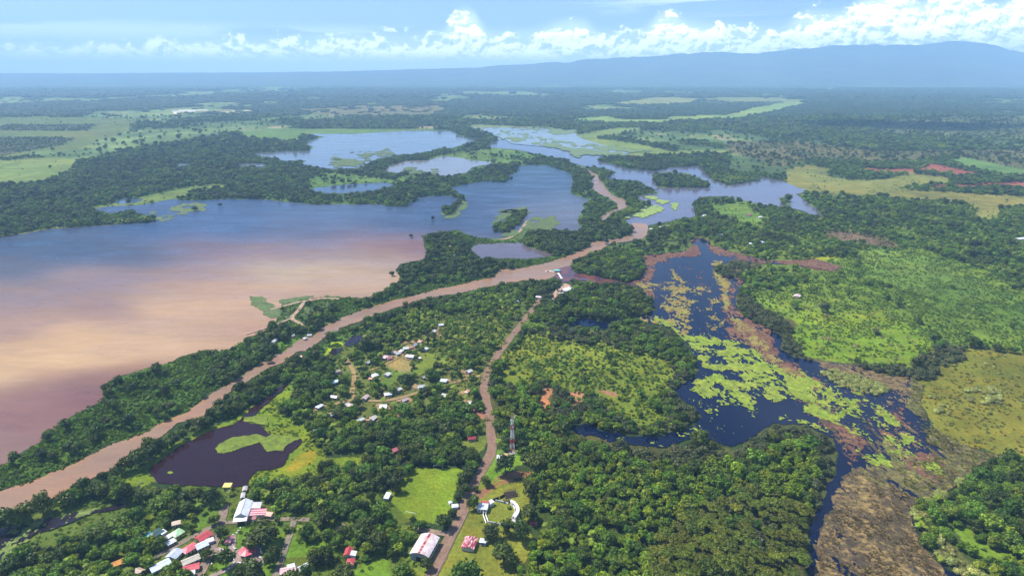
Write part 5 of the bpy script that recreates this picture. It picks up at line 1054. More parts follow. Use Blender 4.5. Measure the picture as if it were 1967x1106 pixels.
b = MB(); [b.bar((-3.2, s, z), (3.4, s, z), .1) for s in (-1.3, 1.3) for z in (.8, 1.5, 2.2)]; b.build('rail', DW, e)
LAND.append((*P(965, 985), 'the arena'))
fence([(838,1106),(856,1070),(873,1036),(889,1004),(901,980)],1.3,'pale post and wire fence along the right side of the dirt road','roadside_fence','fence',METAL,.05,3)
# goals on the pitch
for (u, v, u2, v2, lb) in ((780, 987, 790, 989, 'white goal at the near end of the football pitch'), (833, 898, 843, 898.6, 'white goal at the far end of the football pitch')):
    p0, p1 = np.array(P(u, v)), np.array(P(u2, v2)); d = (p1-p0)/np.linalg.norm(p1-p0); p1 = p0+d*7.3; c_ = (p0+p1)/2; e = empty('goal', (c_[0], c_[1], 0), math.atan2(d[1], d[0])); tag(e, lb, 'goal', 'goals of the football pitch')
    for s in (-3.65, 3.65): MB().bar((s, 0, 0), (s, 0, 2.5), .14, 6).build('post', WHITEP, e)
    MB().bar((-3.8, 0, 2.45), (3.8, 0, 2.45), .14, 6).build('crossbar', WHITEP, e)

# ---- the radio mast
x, y = P(984, 869); e = empty('radio_mast', (x, y, 0), .4); tag(e, 'tall red and white lattice radio mast with drum antennas', 'radio mast')
nb = 8; Ht = 36.0
for k in range(nb):
    z0, z1 = Ht*k/nb, Ht*(k+1)/nb; w0, w1 = 1.15*(1-z0/Ht)+.55, 1.15*(1-z1/Ht)+.55; b = MB()
    for i in range(4):
        s = [(1, 1), (-1, 1), (-1, -1), (1, -1)]; a0, a1 = s[i], s[(i+1) % 4]
        b.bar((a0[0]*w0, a0[1]*w0, z0), (a0[0]*w1, a0[1]*w1, z1), .11)
        for h_ in (0, 1):
            za, zb = z0+(z1-z0)*h_/2, z0+(z1-z0)*(h_+1)/2; wa, wb = w0+(w1-w0)*h_/2, w0+(w1-w0)*(h_+1)/2
            b.bar((a0[0]*wa, a0[1]*wa, za), (a1[0]*wb, a1[1]*wb, zb), .05); b.bar((a1[0]*wa, a1[1]*wa, za), (a0[0]*wb, a0[1]*wb, zb), .05); b.bar((a0[0]*wa, a0[1]*wa, za), (a1[0]*wa, a1[1]*wa, za), .05)
    o = b.build('lattice_section', REDP if k in (0, 2, 5, 7) else WHITEP, e); o['label'] = ('red' if k in (0, 2, 5, 7) else 'white')+' lattice section of the mast'
for (dx, dy, z, r_) in ((1.2, -1, 33, .9), (-1.2, -.6, 31, .8), (1.1, .8, 29.5, .7), (-1, -1, 27.5, .8), (0, -1.3, 25, .6)): MB().bar((dx, dy, z), (dx*1.25, dy*1.35, z), r_, 10).build('drum_antenna', WHITEP, e)
for s in (-.9, 0, .9): MB().bar((s*1.5, -1.1, 33.5), (s*1.5, -1.1, 36), .18).build('panel_antenna', WHITEP, e)
MB().bar((0, 0, 36), (0, 0, 38.5), .07).build('lightning_rod', METAL, e); MB().box(-2.8, 2.8, -2.8, 2.8, -.2, .25).build('base_slab', CONC, e)
CLEAR += [(x, y, 5.5), (x-6, y-5, 5)]; LAND.append((x, y, 'the radio mast'))
fence([(951,893),(956,881),(964,868),(975,864),(992,868)],2.0,'pale mesh fence around the radio mast lot','mesh_fence','fence',METAL,.06,4)

# ---- the ferry landing: float, gangways and a moored barge
x, y = P(1070, 521, 1.5); e = empty('floating_dock', (x, y, 0), -.15); tag(e, 'floating dock with a turquoise roof on the river', 'dock')
MB().box(-5.5, 5.5, -3, 3, .3, 1.1).build('deck', WALLM['wood'], e); r = MB(); roof_gable(r, 9.5, 5, 3.6, .9, .4, .1); r.build('roof', roof_mat((.10, .52, .48)), e)
for sx in (-4.5, 0, 4.5):
    for sy in (-2.3, 2.3): MB().bar((sx, sy, 1), (sx, sy, 3.7), .12).build('post', METAL, e)
def walkway(u0, v0, u1, v1, z0, z1, w_, label, mtl):
    p0, p1 = np.array(P(u0, v0, z0)), np.array(P(u1, v1, z1)); c_ = (p0+p1)/2; d = p1-p0; L_ = np.linalg.norm(d); e = empty('gangway', (c_[0], c_[1], 0), math.atan2(d[1], d[0])); tag(e, label, 'gangway')
    b = MB().add([(-L_/2, -w_, z0), (L_/2, -w_, z1), (L_/2, w_, z1), (-L_/2, w_, z0), (-L_/2, -w_, z0-.2), (L_/2, -w_, z1-.2), (L_/2, w_, z1-.2), (-L_/2, w_, z0-.2)], [(0, 1, 2, 3), (7, 6, 5, 4), (0, 4, 5, 1), (2, 6, 7, 3), (1, 5, 6, 2), (3, 7, 4, 0)]); b.build('deck', mtl, e)
    b = MB(); [b.bar((-L_/2, s, z0+1), (L_/2, s, z1+1), .07) for s in (-w_, w_)]; b.build('railing', mtl, e)
walkway(1058, 521, 1065, 522.5, 1.1, 1.1, .7, 'narrow white gangway between the barge and the dock', WHITEP)
walkway(1072, 524, 1079, 535, 1.2, 2.0, 1.3, 'white gangway from the dock up to the bank', WHITEP)
x, y = P(1053, 521, 1); e = empty('barge', (x, y, 0), .1); tag(e, 'small whitish barge moored upstream of the turquoise dock', 'barge')
MB().add([(-4, -1.6, .3), (3, -1.6, .3), (4.6, 0, .5), (3, 1.6, .3), (-4, 1.6, .3), (-4.2, -1.9, 1.2), (3.3, -1.9, 1.2), (5.4, 0, 1.4), (3.3, 1.9, 1.2), (-4.2, 1.9, 1.2)], [(0, 4, 3, 2, 1), (5, 6, 7, 8, 9), (0, 1, 6, 5), (1, 2, 7, 6), (2, 3, 8, 7), (3, 4, 9, 8), (4, 0, 5, 9)]).build('hull', WHITEP, e)
MB().box(-2.8, 1, -1.2, 1.2, 1.2, 2.6).build('cabin', roof_mat(SALMON), e); LAND.append((*P(1082, 555), 'the ferry yard'))
yard = MB(); yard.add([(*P(u, v), .9) for u, v in [(1058, 572), (1066, 560), (1074, 549), (1086, 545), (1096, 549), (1094, 560), (1082, 572), (1068, 579)]], [tuple(range(8))]); o = yard.build('dirt_yard', ROAD_MATS[(.36, .24, .17)]); o['kind'] = 'structure'
for (u, v, r_) in ((1068, 565, 9), (1080, 556, 10), (1090, 552, 13), (1075, 572, 8), (1062, 568, 7)): keep_clear(u, v, r_)
for (u, v, r_) in ((410,1040,5),(420,1030,5),(474,1055,15),(440,1070,7),(984,885,5),(960,876,6),(672,1068,6),(470,944,5)): keep_clear(u, v, r_)

# ------------------------------------------------------------------ scattering
def scatter(dmin, dmax, s, seed, pick, out, uv=(-260, 2230, 1330)):
    ymax = dmax; xs = np.arange(-dmax*1.0, dmax*1.0, s); ys = np.arange(250, dmax, s)
    rng = np.random.default_rng(seed)
    X, Y = np.meshgrid(xs, ys); X = X.ravel(); Y = Y.ravel()
    k = (Y >= dmin) & (Y < dmax) & (np.abs(X) < Y*1.02+260); X = X[k]; Y = Y[k]
    X = X + rng.uniform(-.48, .48, len(X))*s; Y = Y + rng.uniform(-.48, .48, len(Y))*s
    u0, v0 = proj(X, Y); k = (u0 > uv[0]) & (u0 < uv[1]) & (v0 < uv[2]); X, Y, u0, v0 = X[k], Y[k], u0[k], v0[k]
    wt = lookup(WID, u0, v0, 0) > 0
    wx, wy = warp(X, Y); uz, vz = proj(wx, wy, 3.5)
    zi = lookup(ZID, uz, vz, -1)
    zt = lookup(ZID, u0, v0, -1); zi = np.where(FIXED[zt+1], zt, np.where(FIXED[zi+1], zt, zi))
    tall = (6.5 if dmin < 1400 else 8.5 if dmin < 2500 else 11) if pick('dark') else 1.5 if dmin < 1400 else 3
    u1, v1 = proj(X, Y, tall); wt |= lookup(WID, u1, v1, 0) > 0
    u2, v2 = proj(X, Y, tall*.5); wt |= lookup(WID, u2, v2, 0) > 0
    if dmin < 1400 and pick('dark'):
        for dx_ in (-3.4, 3.4): wt |= lookup(WID, *proj(X+dx_, Y, 3.0), 0) > 0
    ok = ~wt; zh = lookup(ZID, u2, v2, -1)
    for q, hw in ROADPTS:
        b0 = q.min(0)-hw-6; b1 = q.max(0)+hw+6; m_ = ok & (X > b0[0]) & (X < b1[0]) & (Y > b0[1]) & (Y < b1[1])
        if m_.any():
            i = np.where(m_)[0]; d2 = ((X[i][:, None]-q[None, ::2, 0])**2+(Y[i][:, None]-q[None, ::2, 1])**2).min(1)
            ok[i[d2 < (hw+3.2)**2]] = False
    for (cx_, cy_, cr) in CLEAR:
        ok &= (X-cx_)**2+(Y-cy_)**2 > cr*cr
    for kz in ('lime_pond', 'pond_lime', 'pond_ochre', 'w_marsh', 'pitch', 'arena_lawn', 'meadow', 'red_patch', 'plaza_lawn', 'lawn', 'bright_meadow'):       # crowns must not lean over open lawns
        for i_, z_ in enumerate(ZONES):
            if z_[0] == kz: ok &= ~(((zt == i_) | (zh == i_)) & (zi != i_))
    dens = np.zeros(len(X)); pr = rng.random(len(X)); kind = np.full(len(X), '', object)
    cl = fbm(X/38, Y/38, seed+1, 3)
    for i in range(-1, len(ZONES)):
        m_ = ok & (zi == i)
        if not m_.any(): continue
        if i < 0: d_, mix = .78, MX
        else: d_, mix = ZONES[i][2], ZONES[i][3]
        tot = sum(mix.values()); sub = {a: b for a, b in mix.items() if pick(a)}
        if not sub: continue
        share = sum(sub.values())/tot; n = int(m_.sum())
        dd = d_*share*np.clip(1+(cl[m_]-.5)*(5 if d_ < .5 else 2.2 if d_ < .8 else .5), 0, 2)
        dd = np.where(d_ >= .9, np.maximum(dd, .85*share), dd)
        if i < 0: dd = np.where(Y[m_] > 1500, np.clip((.64-farm_at(X[m_], Y[m_]))/.06, .04, 1)*.85*share, dd)
        dens[m_] = dd
        # kinds grow in groves: choose by a smooth noise plus chance
        names = list(sub); wts = np.cumsum([sub[a] for a in names]); r_ = np.clip(.5+(fbm(X[m_]/55, Y[m_]/55, seed+9, 3)-.5)*1.5+(rng.random(n)-.5)*.75, 0, .9999)*wts[-1]
        kind[m_] = np.array(names, object)[np.searchsorted(wts, r_, side='right').clip(0, len(names)-1)]
    k = pr < dens
    for a, b, c_, d_ in zip(X[k], Y[k], kind[k], zi[k]): out.append((a, b, c_, int(d_)))
def farm_at(X, Y):
    return fbm(X/900, Y/1500, 11, 5, .55)*.5 + fbm(X/260, Y/420, 21, 4, .6)*.3 + fbm(X/2200, Y/3800, 31, 4)*.35
TREES = []; A_ = []; B_ = []
D_WET = lambda i: i >= 0 and ZONES[i][0] == 'wet_meadow'
# silvery mangrove islet and domes in the marsh
ISLET = []
for s_, n_ in (("1580,712 1600,706 1635,716 1670,728 1700,738 1706,748 1690,756 1650,750 1615,738 1585,722", 190), ("1790,962 1778,955 1770,964 1775,974 1790,976", 22), ("1798,942 1812,938 1820,948 1808,957", 18), ("1838,922 1850,920 1854,930 1842,934", 12), ("1755,975 1775,972 1782,985 1770,996 1756,992", 20),
  ("1890,740 1912,735 1930,750 1920,772 1890,768", 34), ("1850,745 1885,744 1880,752 1850,750", 10), ("1855,760 1870,758 1868,768 1856,768", 7), ("1795,784 1812,784 1810,790 1797,790", 6)):
    pg_ = poly(s_); r0_ = np.random.default_rng(int(pg_[0, 0])); c_ = 0
    while c_ < n_:
        u_, v_ = r0_.uniform(*np.array([pg_[:, 0].min(), pg_[:, 0].max()])), r0_.uniform(pg_[:, 1].min(), pg_[:, 1].max())
        if inside(np.array([u_]), np.array([v_]), pg_)[0]:
            c_ += 1; x_, y_ = P(u_, v_, 2.0); TREES.append([x_, y_, 'silver', -9, r0_.uniform(.55, .95), r0_.random()*6.28, int(r0_.integers(0, 100))])

scatter(250, 1500, 5.7, 1, lambda a: a not in ('bush',), A_)
scatter(250, 1500, 3.9, 2, lambda a: a == 'bush', A_)
scatter(1500, 2600, 8.2, 3, lambda a: a != 'bush', B_)
scatter(1500, 2600, 7.5, 4, lambda a: a == 'bush', B_)
C_ = []
scatter(2600, 4800, 13, 5, lambda a: True, C_, (-60, 2030, 1300))
rng = np.random.default_rng(99)
for lst, s in ((A_, .86), (B_, 1.0), (C_, 1.4)):
    for (x, y, k, zi_) in lst:
        s_ = s*rng.uniform(.62, 1.25)*(1.42 if rng.random() < .11 else 1)
        if k == 'silver': s_ *= .62 if D_WET(zi_) else 1
        if k == 'palm': s_ = s*rng.uniform(.8, 1.15)
        if s > 1.3 and k == 'bush': k = 'mid'; s_ *= .5
        TREES.append([x, y, k, zi_, s_, rng.random()*6.283, rng.integers(0, 100)])

# ------------------------------------------------------------------ trees one can tell apart, placed one by one: pixel of the crown, diameter, kind, label
HERO = [
 (967,1058,17,'dark','lone broad dark tree in the middle of the lawn, south of the three arena trees'), (946,1017,12,'dark','round dark tree at the left foot of the arena ring'),
 (978,1010,12.5,'dark','tall dark tree at the bottom of the arena ring, middle of three'), (1004,1022,14,'dark','spreading dark tree right of the two others below the arena'),
 (992,1084,6,'dark','small tree on the lawn near the forest edge, below the lone broad tree'), (888,1096,21,'mid','very big green tree at the bottom edge beside the dirt road'),
 (909,963,10,'dark','round tree between the dirt road and the white arena shed'), (853,1000,13,'dark','dark round tree at the lower right corner of the football pitch'),
 (868,985,7,'dark','small tree on the right edge of the football pitch by the road'), (888,940,9,'dark','tree between the football pitch and the dirt road, above the white shelter'),
 (881,953,7,'dark','smaller tree beside the white shelter by the pitch'), (934,922,9,'dark','dark tree east of the dirt road, level with the pitch'), (914,937,5,'dark','little round tree standing at the very edge of the dirt road'),
 (1019,943,15,'dark','large dark round tree at the forest edge above the arena'), (1020,982,14,'dark','big tree right of the curved grandstand, above the little red hut'), (818,1080,9,'dark','tree at the bottom corner of the barrel-roofed hall'),
 (805,1007,8,'mid','bushy tree behind the barrel-roofed hall'), (812,1004,6,'dark','low tree beside the lane behind the hall'), (793,998,6,'dark','small tree at the lower left corner of the football pitch'),
 (431,1073,13,'dark','dark round tree in the left lawn of the plaza'), (496,1022,20,'dark','huge dark tree on the upper right lawn of the plaza'), (484,1096,22,'dark','huge round dark tree at the bottom of the plaza'),
 (527,1060,9,'dark','tree right of the plaza beside the lane'), (519,1078,9,'dark','lower tree right of the plaza beside the lane'), (467,1040,5,'mid','small tree behind the red-roofed kiosk'), (483,1040,7,'dark','tree touching the back of the red-roofed kiosk'),
 (429,1022,10,'dark','dark tree beside the gravel street above the pink-roofed stall'), (412,995,10,'dark','tree on the grass left of the gravel street end'), (300,963,15,'mid','round tree on the marsh edge left of the lower village'),
 (262,985,13,'mid','large tree above the small green-roofed cottages'), (252,1065,12,'mid','round olive tree beside the orange-roofed house'), (395,1063,8,'dark','dark tree beside the gravel street by the beige roof'),
 (757,930,12,'dark','big dark tree at the upper left corner of the football pitch'), (780,914,6,'dark','small tree just inside the top left of the football pitch'), (972,888,19,'dark','huge round dark tree at the foot of the radio mast'),
 (632,649,16,'dark','single dark round tree leaning over the right river bank'), (518,690,8,'dark','low round tree at the water line of the left river bank'), (790,452,9,'dark','lone tree standing in the lake off the wooded point'),
 (832,418,10,'dark','lone dark tree standing in the middle of the lake narrows'), (422,393,9,'dark','small lone tree in the lake near the north shore'), (374,399,14,'dark','round bush on the weedy shallows near the north shore'),
 (753,524,9,'dark','small round tree on the shore of the tan shallows'), (247,387,14,'dark','lone tree by the little pond on the north shore'), (1582,584,17,'olive','wide lone tree above the bright green meadow'),
 (1683,632,10,'olive','lone tree in the right part of the bright green meadow'), (108,345,16,'dark','lone dark tree at the edge of the far left meadow'), (96,321,12,'dark','lone shrub in the far left meadow'),
 (1098,612,11,'mid','round tree at the tip of the dark side arm of the lagoon'), (1163,462,13,'dark','lone dark tree on the grassy point in the river bend'), (1085,576,22,'dark','huge flat dark tree beside the ferry yard'),
 (375,682,9,'dark','round dark tree on the lake shore of the green strip'), (300,703,11,'dark','dark tree at the lake shore, left of the round one'), (203,744,9,'dark','dark tree on the shore at the red silt'),
 (225,735,12,'dark','spreading tree next to the shore at the red silt'), (90,835,10,'dark','small round tree on the shore at the far left'), (124,815,11,'dark','spreading tree on the shore of the green strip at left'),
 (183,823,14,'mid','pale green round tree in the green strip at left'), (221,810,11,'dark','dark tree above the river in the green strip'), (132,860,11,'dark','dark tree by the river in the green strip'),
 (213,780,13,'dark','dark tree in the middle of the green strip'), (325,775,15,'dark','large dark tree hanging over the river bank, green strip'), (303,790,10,'dark','dark tree left of the large one on the river bank'),
 (1805,949,0,'silver','')]
HERO = [h for h in HERO if h[2] > 0]
ORD = 'first second third fourth fifth sixth seventh eighth ninth tenth eleventh twelfth thirteenth fourteenth fifteenth sixteenth seventeenth eighteenth nineteenth twentieth'.split()
for i, (u, v, d_) in enumerate(((-12,998,17),(12,990,17),(34,979,18),(58,972,19),(78,961,17),(119,947,16),(136,941,16),(157,927,15),(178,930,15),(201,934,15),(222,938,14),(246,941,15),(272,944,14),(297,941,14),(327,947,14),(354,945,13),(378,941,14),(402,946,14),(420,949,12))):
    HERO.append((u, v+7, d_*.9, 'dark' if i % 4 != 2 else 'mid', ORD[i]+' tree from the left in the bottom left row between river and marsh'))
for i, (u, v, d_) in enumerate(((222,901,13),(237,889,14),(256,881,15),(274,872,14),(290,862,15),(304,853,14),(318,844,14),(333,838,12),(352,828,11),(372,818,12),(383,806,14),(398,808,11))):
    HERO.append((u, v+4, d_*.9, 'dark', ORD[i]+' tree from the left in the row between the river and the dark pond'))
LABEL_KIND = dict(dark='broadleaf_tree', mid='broadleaf_tree', bright='broadleaf_tree', olive='mangrove_tree', acacia='rain_tree', palm='palm_tree', bush='shrub', grey='bare_tree', silver='mangrove_shrub')
ADJ = dict(dark='dark green broadleaf tree', mid='mid green broadleaf tree', bright='bright yellow-green tree', olive='olive green mangrove tree', acacia='flat-topped olive tree', palm='palm tree', bush='leafy green shrub', grey='pale half-bare tree', silver='silvery mangrove shrub')
CATS = dict(broadleaf_tree='tree', mangrove_tree='mangrove', rain_tree='tree', palm_tree='palm', shrub='shrub', bare_tree='tree', mangrove_shrub='mangrove')
def plant_thing(x, y, k, s, rz, var, label, group=None):
    cr, tr = PROTO[k][var % len(PROTO[k])]; nm = LABEL_KIND[k]
    if tr is None:
        o = bpy.data.objects.new(nm, cr); COL.objects.link(o)
    else:
        o = bpy.data.objects.new(nm, None); COL.objects.link(o)
        a = bpy.data.objects.new('trunk', tr); COL.objects.link(a); a.parent = o
        a = bpy.data.objects.new('crown', cr); COL.objects.link(a); a.parent = o
    o.location = (x, y, 0); o.rotation_euler = (.16*math.sin(var*5.1), .16*math.sin(var*3.3+1), rz) if tr is None or k != 'palm' else (0, 0, rz); o.scale = (s*(1+.16*math.sin(var*2.3)), s*(1+.16*math.sin(var*4.7+2)), s*(.80+.42*((var*13) % 10)/10))
    tag(o, label, CATS[nm], group); return o
DIAM = dict(dark=10.8, mid=10.8, bright=8.6, olive=8.8, acacia=11)
hero_xy = []
for i, (u, v, dm, k, lb) in enumerate(HERO):
    s = dm/DIAM[k]; x, y = P(u, v, 6.0*s); hero_xy.append((x, y, dm*.5+1.0)); plant_thing(x, y, k, s, i*1.7, i, lb)
HX = np.array(hero_xy)
T = [t for t in TREES if ((HX[:, 0]-t[0])**2+(HX[:, 1]-t[1])**2 > (HX[:, 2]+1.5)**2).all()]
xs = np.array([t[0] for t in T]); ys = np.array([t[1] for t in T]); kd = np.array([LABEL_KIND[t[2]] for t in T]); ss = np.array([t[4] for t in T])
uu, vv = proj(xs, ys, 3.0); vis = (uu > 4) & (uu < 1963) & (vv < 1102) & (vv > 150)
size = ss/np.hypot(xs, ys)*np.where(vis, 1, 0); single = np.zeros(len(T), bool)
for nm, cap in (('broadleaf_tree', 235), ('mangrove_tree', 295), ('rain_tree', 295), ('palm_tree', 295), ('shrub', 295), ('bare_tree', 295), ('mangrove_shrub', 295)):
    i = np.where((kd == nm) & vis)[0]; i = i[np.argsort(-size[i])][:cap]; single[i] = True
print('plants', len(T), {n: (int((kd == n).sum()), int((single & (kd == n)).sum())) for n in set(kd)})
LXY = np.array([(a, b) for a, b, _ in LAND])
for i in np.where(single)[0]:
    x, y, k, z_, s, rz, var = T[i]
    where = ('on the silvery islet in the marsh' if x < 380 and y > 600 else 'in the silvery domes at the marsh edge') if z_ == -9 else ZONES[z_][4] if z_ >= 0 and ZONES[z_][4] else 'in the woods of the plain'
    sz = 'large ' if s > 1.12 else 'small ' if s < .78 else ''
    d = np.hypot(LXY[:, 0]-x, LXY[:, 1]-y); j = int(d.argmin())
    if d[j] < 46: where = 'close to '+LAND[j][2]
    if z_ == -9: pass
    lb = sz+ADJ[k]+' '+where
    plant_thing(x, y, k, s, rz, int(var), lb, ADJ[k]+'s '+where)

# the rest, past what one would count: one instanced mass per kind
def gn_mass(name, kinds, idx, label):
    col = bpy.data.collections.new(name+'_kinds'); vi = {}; n = 0
    for k in kinds:
        for j, (cr, tr) in enumerate(PROTO[k]):
            b = NP()
            for me_, isT in ((cr, 0), (tr, 1)):
                if me_ is None: continue
                v = np.empty(len(me_.vertices)*3, np.float32); me_.vertices.foreach_get('co', v)
            o = bpy.data.objects.new('%s_%02d' % (name, n), cr); col.objects.link(o); vi[(k, j)] = n; n += 1
    pts = np.array([(T[i][0], T[i][1], 0) for i in idx], np.float32); me = bpy.data.meshes.new(name); me.vertices.add(len(pts)); me.vertices.foreach_set('co', pts.ravel())
    def A(nm, ty, arr, key='value'):
        a = me.attributes.new(nm, ty, 'POINT'); a.data.foreach_set(key, np.asarray(arr).ravel())
    A('kind_index', 'INT', np.array([vi[(T[i][2], T[i][6] % len(PROTO[T[i][2]]))] for i in idx], np.int32))
    A('turn', 'FLOAT_VECTOR', np.array([(.16*math.sin(T[i][6]*5.1), .16*math.sin(T[i][6]*3.3+1), T[i][5]) for i in idx], np.float32), 'vector')
    A('size', 'FLOAT_VECTOR', np.array([(T[i][4]*(1+.16*math.sin(T[i][6]*2.3)), T[i][4]*(1+.16*math.sin(T[i][6]*4.7+2)), T[i][4]*(.80+.42*((T[i][6]*13) % 10)/10)) for i in idx], np.float32), 'vector')
    o = link(name, me); tag(o, label, None, None, 'stuff')
    g = bpy.data.node_groups.new(name, 'GeometryNodeTree'); g.interface.new_socket('Geometry', in_out='INPUT', socket_type='NodeSocketGeometry'); g.interface.new_socket('Geometry', in_out='OUTPUT', socket_type='NodeSocketGeometry')
    gi = g.nodes.new('NodeGroupInput'); go = g.nodes.new('NodeGroupOutput'); ip = g.nodes.new('GeometryNodeInstanceOnPoints'); ci = g.nodes.new('GeometryNodeCollectionInfo')
    ci.inputs['Collection'].default_value = col; ci.inputs['Separate Children'].default_value = True; ci.inputs['Reset Children'].default_value = True
    def na(nm, ty):
        q = g.nodes.new('GeometryNodeInputNamedAttribute'); q.data_type = ty; q.inputs['Name'].default_value = nm; return q.outputs['Attribute']
    ip.inputs['Pick Instance'].default_value = True
    g.links.new(gi.outputs[0], ip.inputs['Points']); g.links.new(ci.outputs[0], ip.inputs['Instance']); g.links.new(na('kind_index', 'INT'), ip.inputs['Instance Index'])
    g.links.new(na('turn', 'FLOAT_VECTOR'), ip.inputs['Rotation']); g.links.new(na('size', 'FLOAT_VECTOR'), ip.inputs['Scale']); g.links.new(ip.outputs[0], go.inputs[0])
    md = o.modifiers.new('plants', 'NODES'); md.node_group = g; return o
for nm, kinds, lb in (('forest', ('dark', 'mid', 'bright'), 'broadleaf forest and groves covering the plain'), ('mangroves', ('olive',), 'olive mangrove belt around the lagoon'), ('rain_forest', ('acacia',), 'flat-topped crowns of the forest block'),
                      ('palms', ('palm',), 'palms scattered through fields and gardens'), ('shrubs', ('bush',), 'green scrub on fields and river banks'), ('bare_trees', ('grey',), 'pale half-bare trees of the wetlands'), ('mangrove_scrub', ('silver',), 'silvery scrub at the marsh edge')):
    idx = [i for i in range(len(T)) if not single[i] and T[i][2] in kinds]
    if idx: gn_mass(nm, kinds, idx, lb)

# low growth: reed tussocks on the mats, tufts in the meadows
def tussocks(name, kind, dmax, sp, prob, test, scale, label, z=.3, seed=1):
    global T
    r_ = np.random.default_rng(seed); X, Y = np.meshgrid(np.arange(-dmax, dmax, sp), np.arange(280, dmax, sp)); X = X.ravel(); Y = Y.ravel(); k = np.abs(X) < Y*.9+40; X, Y = X[k], Y[k]
    X = X+r_.uniform(-.5, .5, len(X))*sp; Y = Y+r_.uniform(-.5, .5, len(Y))*sp; u, v = proj(X, Y); k = (u > -30) & (u < 2000) & (v < 1140); X, Y, u, v = X[k], Y[k], u[k], v[k]
    n = fbm(X/14, Y/14, seed+3, 3); k = test(X, Y, u, v) & (r_.random(len(X)) < prob*np.clip(1+(n-.5)*5, 0, 2)); T = [(a, b, kind, -1, scale*r_.uniform(.6, 1.4), r_.random()*6.28, int(r_.integers(0, 100))) for a, b in zip(X[k], Y[k])]
    print(name, len(T)); o = gn_mass(name, (kind,), range(len(T)), label); o.location.z = z
def inzone(*ks):
    ids = [i for i, z_ in enumerate(ZONES) if z_[0] in ks]
    def f(X, Y, u, v):
        wx, wy = warp(X, Y); a, b = proj(wx, wy); return np.isin(lookup(ZID, a, b, -1), ids) & (lookup(WID, u, v, 0) == 0)
    return f
RP = poly("1574,1106 1577,1036 1596,993 1615,953 1620,930 1640,907 1660,905 1700,925 1760,960 1747,1000 1796,1085 1850,1140 1568,1140"); SP2 = poly("1755,730 1775,747 1768,775 1785,818 1832,850 1925,880 1878,895 1860,919 1814,946 1785,955 1740,935 1722,900 1760,890 1790,880 1770,820 1748,780")
tussocks('reeds', 'reed', 1000, 2.3, .45, lambda X, Y, u, v: inside(u, v, RP), 1.0, 'tussocks of tan reed on the marsh mats', .75, 21)
tussocks('sedge', 'sedge', 1100, 2.6, .45, lambda X, Y, u, v: inside(u, v, SP2), 1.0, 'olive sedge tussocks at the wet meadow edge', .8, 22)
tussocks('wet_meadow_sedge', 'sedge', 1200, 4.2, .35, inzone('wet_meadow'), 1.2, 'sedge tussocks over the olive wet meadow', 0, 23)
tussocks('meadow_tufts', 'tuft', 1500, 3.6, .5, inzone('bright_meadow', 'east_shrubs', 'glade_ne2', 'peninsula_field', 'shrub_field', 'village_gardens', 'sw_wood', 'village_wood', 'road_meadow', 'right_marsh'), 1.35, 'tufts of tall grass in the meadows and clearings', 0, 24)
tussocks('pond_reeds', 'tuft', 1000, 2.2, .3, inzone('pond_lime', 'w_marsh'), 1.0, 'reeds fringing the dark pond and the left marsh', 0, 26)
tussocks('bank_growth', 'tuft', 1300, 2.6, .6, inzone('river_left', 'river_right', 'river_wood', 'bank_green', 'tail_wood'), 1.6, 'rank low growth on the river banks and marsh edges', 0, 25)

# ------------------------------------------------------------------ canopy of the far plain: lumpy woods seen as one mass
fx = []; rng = np.random.default_rng(5)
xs = np.arange(-16000, 16000, 70.); 
for y0, y1, s in ((4800, 8000, 38.), (8000, 13000, 80.)):
    X, Y = np.meshgrid(np.arange(-y1*.95, y1*.95, s), np.arange(y0, y1, s*1.25)); X = X.ravel(); Y = Y.ravel(); k = np.abs(X) < Y*.87+100; X, Y = X[k], Y[k]
    X = X+rng.uniform(-.5, .5, len(X))*s; Y = Y+rng.uniform(-.5, .5, len(Y))*s; fm = farm_at(X, Y); u, v = proj(X, Y); zi = lookup(ZID, u, v, -1)
    wt = lookup(WID, u, v, 0) > 0; dn = np.array([ZONES[i][2] if i >= 0 else 2 for i in range(-1, len(ZONES))])[zi+1]
    dd = np.where(dn > 1.5, np.clip((.655-fm)/.05, .03, 1), dn)*(~wt); k = rng.random(len(X)) < dd*.95
    fx += [(a, b, 'patch', -1, s/50.*rng.uniform(.75, 1.3), rng.random()*6.28, int(rng.integers(0, 100))) for a, b in zip(X[k], Y[k])]
PROTO['patch'] = []
for j in range(4):
    r_ = np.random.default_rng(70+j); b = NP()
    for q in range(26):
        v = ICO1[0]*np.array([7, 7, 6.])*r_.uniform(.6, 1.25)*(1+.15*r_.normal(size=(len(ICO1[0]), 1))); b.add(v+np.array([r_.uniform(-24, 24), r_.uniform(-30, 30), 4+r_.uniform(-2, 4)]), ICO1[1], .65+.7*r_.random())
    me = b.mesh('far_canopy'); me.materials.append(foliage('far_canopy_foliage', (.026, .056, .014), (.045, .082, .018), .02, .25)); PROTO['patch'].append((me, None))
T = fx; gn_mass('far_forest', ('patch',), range(len(T)), 'distant forest canopy of the plain')
print('far patches', len(T))

